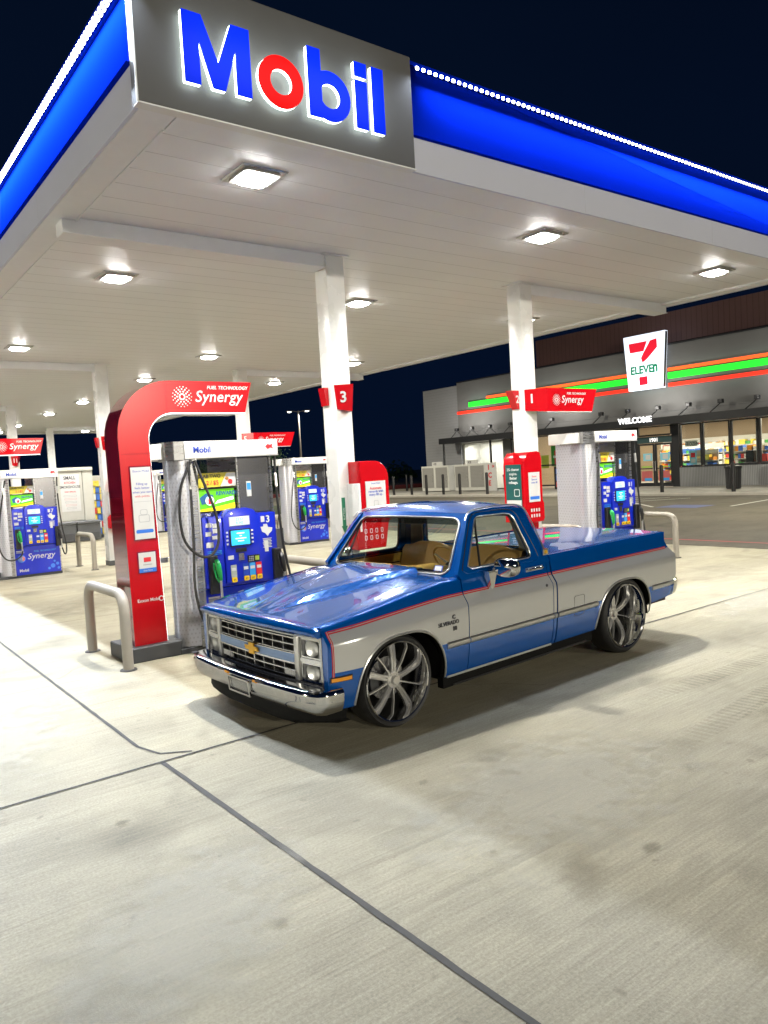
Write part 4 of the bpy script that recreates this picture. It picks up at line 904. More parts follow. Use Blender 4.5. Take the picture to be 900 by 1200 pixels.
# interior
INW = mat('interior_wall', (.34, .25, .16), .6, var=.15, scale=.6); INF = mat('interior_floor', (.35, .33, .30), .4); INC = mat('interior_ceiling', (.30, .29, .27), .6)
b = MB(); sbox(b, SXW + 9.0, SXW + 9.1, 5, 34.4, .15, 4.0, INW); sbox(b, SXW + .16, SXW + 9, 5, 34.4, .10, .14, INF); sbox(b, SXW + .16, SXW + 9, 5, 34.4, 3.95, 4.05, INC); sbox(b, SXW + .3, SXW + 9, 34.35, 34.45, .15, 4.0, INW); sbox(b, SXW + .3, SXW + 9, 4.9, 5, .15, 4.0, INW); b.build('interior_shell', st_, smooth=0)
b = MB()
for xx in (1.6, 3.8, 6.2):
    for yy in range(6, 34, 3): sbox(b, SXW + xx, SXW + xx + .6, yy, yy + 1.2, 3.88, 3.945, emitm('troffer', (1, .95, .85), 4.0))
b.build('ceiling_light', st_, smooth=0)
for yy in (9, 15, 20, 25, 30): area_light('interior_light', (SXW + 4, yy, 3.8), (0, 0, -1), 5, 3, P_STORE * 4.5, (1, .90, .72))
prodm = [mat('product_%s' % n_, c, .5) for n_, c in (('red', (.6, .05, .04)), ('orange', (.75, .28, .03)), ('yellow', (.75, .6, .08)), ('white', (.75, .75, .7)), ('blue', (.05, .15, .5)), ('green', (.08, .35, .08)), ('tan', (.5, .35, .2)), ('dark', (.05, .04, .05)))]
shelfm = mat('shelf_white', (.55, .53, .48), .5)
rnd = random.Random(3)
def gondola(y0, y1, x, h, label):
    t = thing('display_shelf', label, 'shelf', (SXW + x, (y0 + y1) / 2, .14), group='stocked shelves inside the store'); w = abs(y0 - y1) / 2
    b = MB(); b.box(.2, .26, -w, w, 0, h, shelfm); n_ = int(h / .38)
    for i in range(n_): b.box(-.25, .2, -w, w, .12 + i * .38, .15 + i * .38, shelfm)
    b.build('rack', t, smooth=0); p = MB()
    for i in range(n_):
        yy = -w + .04
        while yy < w - .1:
            ww = rnd.uniform(.10, .28); hh = rnd.uniform(.16, .30); mm = rnd.choice(prodm[:7])
            kk = yy
            while kk < min(yy + ww, w - .1): p.box(-.22, rnd.uniform(.05, .15), kk, kk + .075, .152 + i * .38, .152 + i * .38 + hh, mm); kk += .085
            yy += ww + .02
    tag(p.build('products', t, smooth=0), None, None, kind='stuff')
gondola(22.4, 21.2, 1.2, 1.85, 'stocked shelf behind the FROZEN window')
gondola(21.1, 19.0, 2.6, 2.0, 'long stocked shelf in the second window right of doors')
gondola(19.4, 17.4, 4.8, 2.3, 'tall stocked shelf deep in the third window')
gondola(18.0, 16.4, 1.6, 1.7, 'stocked shelf behind the rightmost window')
gondola(26.8, 23.0, 5.0, 2.2, 'tall stocked shelf facing the entrance doors')
gondola(32.0, 28.5, 1.8, 2.0, 'stocked shelf behind the windows left of the entrance')
gondola(15.5, 8.0, 2.6, 1.9, 'long stocked shelf beyond the right frame edge')
gondola(29, 17, 8.4, 2.6, 'longest shelf along the back wall of the store')
cn = thing('service_counter', 'dark service counter with white post inside the third window', 'counter', (SXW + 1.5, 19.1, .14))
b = MB(); b.box(-.3, .3, -.65, .65, 0, 1.1, mat('counter_dark', (.06, .05, .06), .4)); b.build('body', cn, bevel=.01); b = MB(); b.box(-.1, .1, -.1, .1, 1.1, 3.6, STWHITE); b.build('post', cn); b = MB(); b.box(-.2, .2, .2, .6, 1.1, 1.7, DKF); b.box(-.2, .1, -.45, -.2, 1.1, 1.5, prodm[0]); b.build('equipment', cn, bevel=.02)
# walk and kerb
b = MB(); b.box(31.0, 36.48, -60, 50, -.05, .14, SIDEW); struct(b.build('sidewalk', bevel=.02))
b = MB(); b.box(30.86, 30.995, -60, 50, -.05, .125, mat('kerb_concrete', (.42, .40, .36), .7, var=.15, bump=.1)); struct(b.build('kerb', bevel=.015))
# wash lights under the awning
for yy in (8, 15, 21, 27, 33): area_light('storefront_light', (SXW - .6, yy, 3.42), (-.15, 0, -1), .2, 2.0, 110, (1, .95, .85), roll_x=(1, 0, 0))
for yy in (37.2, 30.0, 23.0, 16.0, 9.0): area_light('wall_wash_light', (SXW - 1.5, yy, 4.3), (.75, 0, 1), .2, 3.0, 85, (1, .96, .88), roll_x=(0, 0, 1))
# ice freezers
def freezer(y0, y1, label, side_text):
    t = thing('ice_freezer', label, 'freezer', (34.6, y0, .14), group='white ice freezers by the alcove'); w = y0 - y1
    IW = mat('freezer_grey', (.62, .62, .58), .4); ID = lined('freezer_door', (.30, .295, .28), 2, .09, .012, .7, .4)
    b = MB(); b.box(0, 1.05, -w, 0, .05, 1.78, IW); b.build('body', t, bevel=.02)
    for k in range(2):
        a0 = -w / 2 * k - .12; a1 = -w / 2 * (k + 1) + .10
        b = MB(); b.box(-.03, -.001, a1, a0, .28, 1.66, ID); d_ = b.build('door', t, bevel=.01)
        b = MB(); b.box(-.055, -.031, a1 + .06, a1 + .10, .8, 1.1, SCHROME); b.build('handle', d_)
    b = MB(); b.box(.06, 1.0, -w - .013, -w - .002, .1, 1.74, STWHITE)
    b.build('side_panel', t, smooth=0)
    if side_text:
        f = MB()
        b2 = MB(); b2.box(-.02, .02, -w - 1.0, -w - .02, .02, 1.80, STWHITE)
        for i, ch in enumerate('ICE'): b2.text(ch, (-.022, -w - .30, 1.36 - .50 * i), SX_, SU, .46, INKRED, ext=.01, off=.03)
        b2.text('24', (-.022, -w - .66, 1.5), SX_, SU, .2, INKRED, ext=.01, off=.03); b2.build('side_sign', t, smooth=0)
    b = MB(); b.box(.1, .16, -w * .75, -w * .38, 1.785, 2.05, STWHITE); b.text('ICE', (.098, -w * .44, 1.84), SX_, SU, .2, INKDARK, ext=.004, off=.02); b.build('roof_sign', t, smooth=0)
freezer(41.3, 38.5, 'left double door ice freezer', False); freezer(37.9, 35.0, 'right double door ice freezer with red ICE lettering', True)
# trash cans
def can_(x, y, label, h=1.05, r_=.33):
    t = thing('trash_can', label, 'trash can', (x, y, .14), group='black trash cans on the store walk')
    b = MB(); b.lathe([(0, .02), (r_ * .88, .02), (r_ * .92, .05), (r_, h * .9), (r_ * .97, h * .9)], lambda a, c, d: (a, c, d), BLACK, 24)
    for k in range(24): a = 2 * math.pi * k / 24; b.box(-.001, .001, -.001, .001, 0, .001, BLACK); b.tube([(r_ * .93 * math.cos(a), r_ * .93 * math.sin(a), .05), (r_ * 1.01 * math.cos(a), r_ * 1.01 * math.sin(a), h * .9)], .012, DARKG, n=5)
    b.build('body', t); b = MB(); b.lathe([(r_ * 1.1, h * .88), (r_ * 1.14, h * .93), (r_ * 1.1, h), (r_ * .6, h * 1.02), (r_ * .55, h * .95)], lambda a, c, d: (a, c, d), DKF, 24); b.build('lid', t)
can_(33.4, 18.0, 'round black trash can before the corrugated wall'); can_(33.6, 32.0, 'dark trash can right of the ICE lettering')
# drinks coolers behind windows left
cl = thing('drink_cooler', 'dark drinks cooler with red bottles outside the windows', 'cooler', (35.2, 28.6, .14))
b = MB(); b.box(0, .6, -1.3, 1.3, .02, 1.35, DKF); b.build('body', cl, bevel=.03)
b = MB()
for i in range(3):
    for j in range(9): b.box(-.02, -.001, -1.2 + j * .27, -1.03 + j * .27, .15 + i * .38, .45 + i * .38, rnd.choice([prodm[0], prodm[4], prodm[7], LBLUE]))
b.build('bottles', cl, smooth=0)['kind'] = 'stuff'
ps = thing('pay_station', 'grey pay station with lit white cap in the dark lot', 'pay station', (37.5, 52.5, 0))
b = MB(); b.box(-.25, .25, -.25, .25, 0, 1.7, mat('pale_post', (.25, .25, .26), .6)); b.build('post', ps, bevel=.03); b = MB(); b.box(-.55, .55, -.55, .55, 2.0, 2.4, emitm('cap_white', (.9, .95, 1), .8)); b.build('cap', ps, bevel=.05)
b = MB(); b.box(38, 60, 55, 55.6, .0, .35, mat('red_kerb', (.16, .03, .035), .6)); b.box(22, 38, 57, 57.6, 0, .3, MATS['red_kerb']); tag(b.build('low_wall'), 'low dark red wall across the dark lot', 'wall')
# ------------------------------------------------------------------ poster cabinet, bins
pc = thing('poster_cabinet', 'white framed poster cabinet standing behind the grey bins', 'poster cabinet', (7.55, 28.6, 0))
FR = mat('cabinet_frame', (.52, .51, .46), .4)
b = MB(); b.box(-.45, .42, 0, .08, .72, 2.55, FR); b.box(.44, .80, .0, .9, .3, 2.62, FR); b.box(-.50, .80, -.06, .9, 2.50, 2.62, FR); b.box(-.45, .42, .1, .8, 0, .72, FR); b.build('frame', pc, bevel=.01)
f = MB(); f.box(-.34, .32, -.012, -.002, 1.05, 2.38, STWHITE)
for i, (s_t, sz, mm) in enumerate((('SMALL', .17, INKDARK), ('KITCHEN', .11, INKRED), ('SMOKEHOUSE', .13, INKDARK), ('DAILY SPECIAL', .07, INKRED))): f.text(s_t, (-.01, -.013, 2.20 - .155 * i), FX, FU, sz, mm, ext=.001, off=.02, align='CENTER', sx=.85)
for k in range(5): ring(f, rrect(-.25 + .02 * k, .20 - .01 * k, 1.58 - .11 * k, 1.64 - .11 * k, .02), rrect(-.24 + .02 * k, .19 - .01 * k, 1.59 - .11 * k, 1.63 - .11 * k, .015), XZ(-.013), -.001, 0, mat('ink_pink', (.6, .3, .3), .5) if k % 2 else INKGREY)
f.build('poster', pc, smooth=0)
def grey_bin(x, label, w=.78):
    t = thing('storage_bin', label, 'bin', (x, 27.6, 0), group='grey bins before the poster cabinet')
    b = MB(); b.box(-w / 2, w / 2, 0, .75, .03, .60, GREYB); b.box(-w / 2 + .05, w / 2 - .05, -.012, -.001, .1, .32, mat('bin_dark', (.07, .072, .08), .5)); b.build('body', t, bevel=.02)
    b = MB(); b.box(-w / 2 - .015, w / 2 + .015, -.02, .77, .605, .72, GREYB); b.build('lid', t, bevel=.03)
grey_bin(7.0, 'grey lidded bin, left of the pair'); grey_bin(7.82, 'grey lidded bin, right of the pair')
mc = thing('merchandise_rack', 'rack of yellow, red and blue packs behind the column', 'rack', (8.62, 28.7, 0))
b = MB(); b.box(-.3, .3, .3, .36, 0, 2.3, FR); b.box(-.3, .3, 0, .3, .0, .1, DARKG); b.build('frame', mc)
p = MB()
for i in range(8):
    for j in range(4): p.box(-.28 + j * .14, -.16 + j * .14, .05, .28, .15 + i * .25, .36 + i * .25, rnd.choice([prodm[2], prodm[0], prodm[4], prodm[2], prodm[3]]))
p.build('packs', mc, smooth=0)
# white truck body seen low beyond the islands is not built; window cleaning station instead
for (xx, yy, lb) in ((9.95, 18.9, 'squeegee bucket station beside the pump behind the tree'), ):
    t = thing('service_bucket', lb, 'bucket', (xx - .1, yy - 1.1, 0)); b = MB(); b.box(-.12, .12, -.12, .12, .0, .55, DARKG); b.build('bin', t, bevel=.02); b = MB(); b.tube([(0, 0, .5), (.05, 0, .85)], .012, BLACK, n=6); b.build('squeegee', t)

t = thing('squeegee_bucket', 'small grey squeegee bucket beside the hose tower of the nearest pump', 'bucket', (3.15, 8.80, .93))
b = MB(); b.box(-.07, .05, -.08, .08, 0, .20, GREYB); b.build('bin', t, bevel=.012); b = MB(); b.tube([(-.02, .0, .15), (-.05, .0, .38)], .01, BLACK, n=6); b.box(-.06, -.04, -.07, .07, .36, .40, BLACK); b.build('squeegee', t)
b = MB(); b.box(.05, .22, -.01, .01, .06, .12, STEEL); b.build('bracket', t)
# ------------------------------------------------------------------ trees, lawn strip, lamp posts
LEAF = mat('leaf', (.035, .085, .02), .6, var=.5, scale=3); BARK = mat('bark', (.09, .075, .06), .8, var=.3, bump=.3)
def tree(x, y, h, label, cr=1.0, seed=1):
    t = thing('young_tree', label, 'tree', (x, y, 0), group='young trees on the lawn strip'); rg = random.Random(seed)
    b = MB(); b.tube([(0, 0, 0), (.03, .02, h * .35), (-.02, .03, h * .65), (.0, 0, h * .9)], [.07, .055, .035, .012], BARK, n=8)
    tips = []
    for k in range(11):
        a = rg.uniform(0, 6.28); z = h * rg.uniform(.35, .85); L = cr * rg.uniform(.5, 1.0) * (1.15 - z / h * .6)
        e = Vector((math.cos(a) * L, math.sin(a) * L, z + L * .7)); b.tube([(0, 0, z), e * .5 + Vector((0, 0, z * .5)), e], [.022, .014, .006], BARK, n=5); tips.append(e)
    b.build('trunk', t)
    c = MB()
    for e in tips + [Vector((0, 0, h * .9))] * 3:
        for q in range(95):
            p_ = Vector((e.x * rg.uniform(.35, 1.1), e.y * rg.uniform(.35, 1.1), e.z)) + Vector((rg.gauss(0, .20), rg.gauss(0, .20), rg.gauss(0, .24)))
            d1 = Vector((rg.uniform(-1, 1), rg.uniform(-1, 1), rg.uniform(-1, 1))).normalized() * .055; d2 = d1.orthogonal().normalized() * .03
            c.add([p_ - d1, p_ + d2, p_ + d1, p_ - d2], [(0, 1, 2, 3)], LEAF)
    c.build('crown', t, smooth=0)
tree(17.6, 32.4, 3.5, 'slim young tree between nearest and middle pump', 1.0, 5)
tree(9.0, 58.0, 4.0, 'far young tree beyond the poster cabinet', 1.2, 8)
tree(25.5, 58.0, 4.2, 'far young tree across the dark lot', 1.2, 9)
LAWN = mat('lawn_green', (.03, .05, .015), .9, var=.4, scale=2, bump=.4, bscale=30)
b = MB(); b.box(-30, 24, 46.5, 54, -.05, .14, LAWN); o = b.build('lawn', smooth=0); struct(o)
b = MB(); b.box(15.2, 22, 30.6, 46.5, -.05, .13, LAWN); o = b.build('lawn', smooth=0); struct(o)
b = MB(); b.box(-30, 24, 46.3, 46.49, -.05, .15, MATS['kerb_concrete']); b.box(15.0, 15.19, 30.4, 46.3, -.05, .15, MATS['kerb_concrete']); b.box(15.2, 22, 30.4, 30.59, -.05, .15, MATS['kerb_concrete']); struct(b.build('kerb'))
b = MB(); b.box(-300, 300, 60, 70, -.05, .012, mat('asphalt', (.05, .05, .052), .8, var=.2, bump=.2)); struct(b.build('road', smooth=0))
def lamp_post(x, y, h, label, power=0.0):
    t = thing('lamp_post', label, 'lamp post', (x, y, 0), group='tall lot lamp posts'); PM = mat('pole_bronze', (.16, .14, .12), .5)
    b = MB(); b.tube([(0, 0, 0), (0, 0, h)], [.11, .07], PM, n=10); b.build('pole', t); b = MB(); b.lathe([(0, .6), (.25, .6), (.25, 0)], lambda a, c, d: (a, c, d), MATS['kerb_concrete'], 16); b.build('base', t)
    for sgn in (-1, 1):
        ux, uy = math.sin(YAW) * sgn, -math.cos(YAW) * sgn
        b = MB(); b.tube([(0, 0, h - .1), (ux * .5, uy * .5, h)], .035, PM, n=6)
        b.box(ux * .8 - .22, ux * .8 + .22, uy * .8 - .22, uy * .8 + .22, h - .05, h + .05, PM); hd = b.build('lamp_head', t)
        b = MB(); b.lathe([(0, -.13), (.13, -.10), (.20, -.052)], lambda a, c, d: (a + ux * .8, c + uy * .8, h + d), emitm('post_lens', (1, .97, .88), 22.0 if sgn > 0 else 6.0), 16); b.build('lens', hd)
lamp_post(36.1, 60, 7.6, 'tall lamp post shining in the dark between pump and column')
area_light('lamp_post_light', (36.5, 59.5, 7.3), (0, 0, -1), .4, .4, 700, (1, .95, .85))
for i in range(9):
    xx = -8 + i * 8 + rnd.uniform(-2, 2); o = MB()
    zz = rnd.uniform(1.6, 3.0); c = []
    for k in range(700):
        a = rnd.uniform(0, 6.28); rr = 3.2 * math.sqrt(rnd.random()); hz = zz * (1 - (rr / 3.4) ** 2) * rnd.random()
        p_ = Vector((rr * math.cos(a), rr * .6 * math.sin(a), .5 + hz)); d1 = Vector((rnd.uniform(-1, 1), rnd.uniform(-1, 1), rnd.uniform(-1, 1))).normalized() * .22; d2 = d1.orthogonal().normalized() * .14
        o.add([p_ - d1, p_ + d2, p_ + d1, p_ - d2], [(0, 1, 2, 3)], LEAF)
    tr = thing('bushy_tree', None, 'tree', (xx * 1.6, 84 - i * .4, 0), group='dark bushy trees along the far road'); tr['label'] = 'dark bushy tree in the night beyond the far road'
    o.build('crown', tr, smooth=0); q = MB(); q.tube([(0, 0, 0), (0, 0, 2)], [.15, .1], BARK, n=6); q.build('trunk', tr)
# ------------------------------------------------------------------ the pickup truck
TH, RK = 0.0432, 0.0118
TBLUE = mat('truck_blue', (0.000, 0.092, 0.42), 0.17, 0.35, var=.08, scale=2.0, coat=1.0, spec=.4)
TSILV = mat('truck_silver', (0.64, 0.65, 0.66), 0.20, 0.45, var=.04, scale=1.5, coat=1.0)
TSTEEL = mat('grille_bluegrey', (.16, .27, .52), .35, .3, var=.05, coat=.5)
PINR = mat('pinstripe_red', (.45, .006, .02), .35, spec=.2); PINW = mat('pinstripe_pale', (.36, .30, .30), .35)
AMBER = mat('amber_lens', (.85, .33, .01), .2, coat=.6); REDL = mat('red_lens', (.45, .01, .015), .2, coat=.8); GOLD = mat('gold_badge', (.85, .48, .05), .3, .5)
GCH = mat('grille_chrome', (.55, .55, .56), .2, 1.0, var=.05)
CLEARL = lined('lamp_glass', (.85, .86, .88), 1, .022, .006, .75, .25, .0, .6)
TANI = mat('tan_interior', (.52, .29, .045), .55, var=.12, bump=.2); TANS = mat('seat_tan', (.46, .26, .08), .5, var=.15, bump=.2); GREYI = mat('grey_trim_interior', (.16, .165, .17), .6)
UNDER = mat('underbody_black', (.006, .006, .006), .8, var=.2, spec=.15)
WGL = glassm('truck_glass', (.86, .92, .90), .22)
tx, ty = 3.412 - 1.01 * math.sin(TH), 4.4292 + 1.01 * math.cos(TH)
TR = thing('pickup_truck', 'lowered blue and silver two-tone pickup with chrome wheels', 'pickup truck', (tx, ty, 0), TH)
def rake(x, y, z): return (x, y, z + RK * x)
def tb(b, name, parent=TR, **k): b.xf(rake); return b.build(name, parent, **k)
def lerp_t(tab, v):
    if v <= tab[0][0]: return tab[0][1]
    for (a, fa), (c, fc) in zip(tab[:-1], tab[1:]):
        if v <= c: return fa + (fc - fa) * (v - a) / (c - a)
    return tab[-1][1]
STAB = [(.275, .945), (.33, .965), (.42, .985), (.515, .995), (.60, 1.002), (.72, 1.006), (.80, 1.006), (.832, 1.000), (.905, .950), (.93, .944), (1.0, .936), (1.06, .926), (1.075, .916)]
def q_(x): return max(0, min(1, (.55 - x) / 1.15)) ** 1.15
def ztop(x, kind): return 1.03 - .158 * q_(x) if kind == 'fender' else 1.075
def zrow(n, x, kind):
    q = q_(x) if kind == 'fender' else 0
    if n == 'stripe': return .905 - .080 * q
    if n == 'stripe2': return .921 - .078 * q
    if n == 'crease': return .832 - .070 * q
    if n == 'crease0': return .80 - .065 * q
    if n == 'mid': return .975 - .13 * q
    if n == 'top0': return ztop(x, kind) - .018
    if n == 'top': return ztop(x, kind)
    return n
def s_at(z, x, kind):
    q = q_(x) if kind == 'fender' else 0
    zn = z
    if z > .56: # undo the nose drop to read the section
        k = .080 * q; zn = z + k * min(1, (z - .56) / .25)
        if kind == 'fender' and z > .905 - .08 * q:
            f = (z - (.905 - .08 * q)) / max(.01, ztop(x, kind) - (.905 - .08 * q)); zn = .905 + f * .17
    s = lerp_t(STAB, zn)
    if x < -.25: s -= .055 * ((-.25 - x) / .36) ** 2
    if kind == 'fender' and z > ztop(x, kind) - .012: s -= .012
    if x > 3.7: s -= .03 * ((x - 3.7) / .2) ** 2
    return s
FA = dict(c=.05, w=.445, b=.262, h=.462); RA = dict(c=2.965, w=.468, b=.262, h=.440)
def zarch(x, A):
    u = abs(x - A['c']) / A['w']
    return A['b'] + A['h'] * (1 - u ** 2.7) ** (1 / 2.2) if u < 1 else 0
ROWS = [.275, .33, .42, .50, .515, .555, .62, .72, 'crease0', 'crease', 'stripe', 'stripe2', 'mid', 'top0', 'top']
def xmod(x, z):
    if x > 3.6: x += ((.095 * max(0, min(1, (.97 - z) / .14)) if z > .56 else .07) - .0) * ((x - 3.6) / .23)
    return x
def side_panel(sgn, x0, x1, kind, A=None, top=True):
    xs = set([round(x0 + (x1 - x0) * i / 14, 4) for i in range(15)])
    if A: xs = set(x for x in xs if abs(x - A['c']) > A['w']) | set(round(A['c'] + A['w'] * math.sin(R(t)), 5) for t in range(-90, 91, 6))
    if kind == 'fender': xs |= {-.575}
    xs = sorted(x for x in xs if x0 - 1e-6 <= x <= x1 + 1e-6)
    b = MB(); P = []
    for x in xs:
        za = zarch(x, A) if A else 0; row = []
        if x > RA['c'] + RA['w'] * .98: za = max(za, .375 + .08 * (x - 3.42))
        for n in ROWS:
            z = zrow(n, x, kind); z = max(z, za); row.append((xmod(x, z), sgn * s_at(z, x, kind), z))
        P.append(row)
    def mm(i, j):
        xm = (xs[i] + xs[i + 1]) / 2
        if j < 5 or j >= 10: return TBLUE
        if kind == 'fender' and xm < -.575: return TBLUE
        return TSILV
    b.grid(P, mm)
    # returned edges so that panels have thickness
    for col in (P[0], P[-1]): b.grid([col, [(p[0], p[1] - sgn * .03, p[2]) for p in col]], TBLUE)
    bot = [r_[0] for r_ in P]; b.grid([bot, [(p[0], p[1] - sgn * .05, p[2]) for p in bot]], UNDER)
    tp = [r_[-1] for r_ in P]; b.grid([tp, [(p[0], p[1] - sgn * .06, p[2] + .006) for p in tp]], TBLUE)
    return b
body = None
def lip(sgn, A, kind, parent):
    b = MB(); pts = []
    for t in range(-90, 91, 5):
        x = A['c'] + A['w'] * .9995 * math.sin(R(t)); z = max(zarch(x, A), .285); pts.append((x, sgn * (s_at(z, x, kind) + .003), z))
    b.tube(pts, .0085, SCHROME, n=8); tb(b, 'arch_trim', parent)
def wheel(x, sgn, sout, r_t, r_r, depth, rot):
    w = bpy.data.objects.new('wheel', None); COL.objects.link(w); w.parent = TR; w.location = (x, sgn * sout, r_t)
    fn = lambda a, c, h: (a, -sgn * h, c)
    b = MB(); b.lathe([(r_r - .002, .016), (r_r + .008, .002), (r_r + .03, -.004), (r_t - .018, .010), (r_t - .004, .028), (r_t, .05), (r_t, .20), (r_t - .006, .225), (r_t - .02, .245), (r_r, .25), (r_r - .01, .24)], fn, TYRE, 64)
    for k in range(-2, 3): b.lathe([(r_t + .0006, .125 + k * .035), (r_t + .0006, .131 + k * .035)], fn, BLACK, 48)
    b.build('tyre', w, smooth=45)
    b = MB()
    b.lathe([(r_r + .001, .014), (r_r + .004, -.002), (r_r - .002, -.010), (r_r - .010, -.006), (r_r - .014, .008), (r_r - .022, .03), (r_r - .026, depth), (r_r - .040, depth + .035), (r_r - .045, .24)], fn, CHROME, 64)
    b.lathe([(0, depth - .022), (.028, depth - .020), (.034, depth - .010), (.036, depth + .004), (.062, depth + .006), (.070, depth + .018), (.072, depth + .06)], fn, WHEELC, 32)
    for k in range(5):
        a = R(rot + 72 * k)
        def P(r_, off, h): return fn(r_ * math.cos(a) - off * math.sin(a), r_ * math.sin(a) + off * math.cos(a), h)
        for sg in (-1, 1):   # thick spokes are twin ribs
            st_ = [(.055, .013, .006), (.12, .014, .0), (.20, .017, .006), (r_r - .026, .024, .026)]
            Q = []
            for (r_, o_, h) in st_:
                wd = .008; Q.append([P(r_, sg * o_ - wd, depth + h + .03), P(r_, sg * o_ - wd, depth + h + .002), P(r_, sg * o_, depth + h - .006), P(r_, sg * o_ + wd, depth + h + .002), P(r_, sg * o_ + wd, depth + h + .03)])
            b.grid(Q, WHEELC, closed=True)
        Q = []
        for (r_, h) in ((.055, .018), (.14, .012), (r_r - .026, .032)): Q.append([P(r_, -.02, depth + h + .006), P(r_, .02, depth + h + .006), P(r_, .02, depth + h + .02), P(r_, -.02, depth + h + .02)])
        b.grid(Q, WHEELC, closed=True)
        a = R(rot + 36 + 72 * k); Q = []
        for (r_, wd, h) in ((.06, .008, .012), (.16, .0055, .012), (r_r - .026, .008, .03)): Q.append([P(r_, -wd, depth + h + .02), P(r_, -wd * .7, depth + h), P(r_, wd * .7, depth + h), P(r_, wd, depth + h + .02)])
        b.grid(Q, WHEELC, closed=True)
        a = R(rot + 36 + 72 * k); cxx, czz = .048 * math.cos(a), .048 * math.sin(a)
        b.lathe([(0, depth - .004), (.007, depth - .003), (.008, depth + .01)], lambda p, q, h, cxx=cxx, czz=czz: fn(cxx + p, czz + q, h), WHEELC, 8)
    b.build('rim', w, smooth=40)
    b = MB(); b.lathe([(.03, depth + .10), (.165, depth + .10), (.165, depth + .125), (.03, depth + .125)], fn, DSTEEL, 40); b.lathe([(0, .235), (r_r - .03, .235)], fn, UNDER, 32)
    b.build('brake_disc', w, smooth=40)
    b = MB(); b.lathe([(.10, depth + .075), (.175, depth + .075), (.175, depth + .14), (.10, depth + .14), (.10, depth + .075)], fn, DARKG, 8, a0=R(150), a1=R(215)); b.build('brake_caliper', w)
for sg in (-1, 1):
    wheel(.03, sg, .935, .357, .303, .045, 88); wheel(2.955, sg, 1.000, .375, .312, .135, 20)
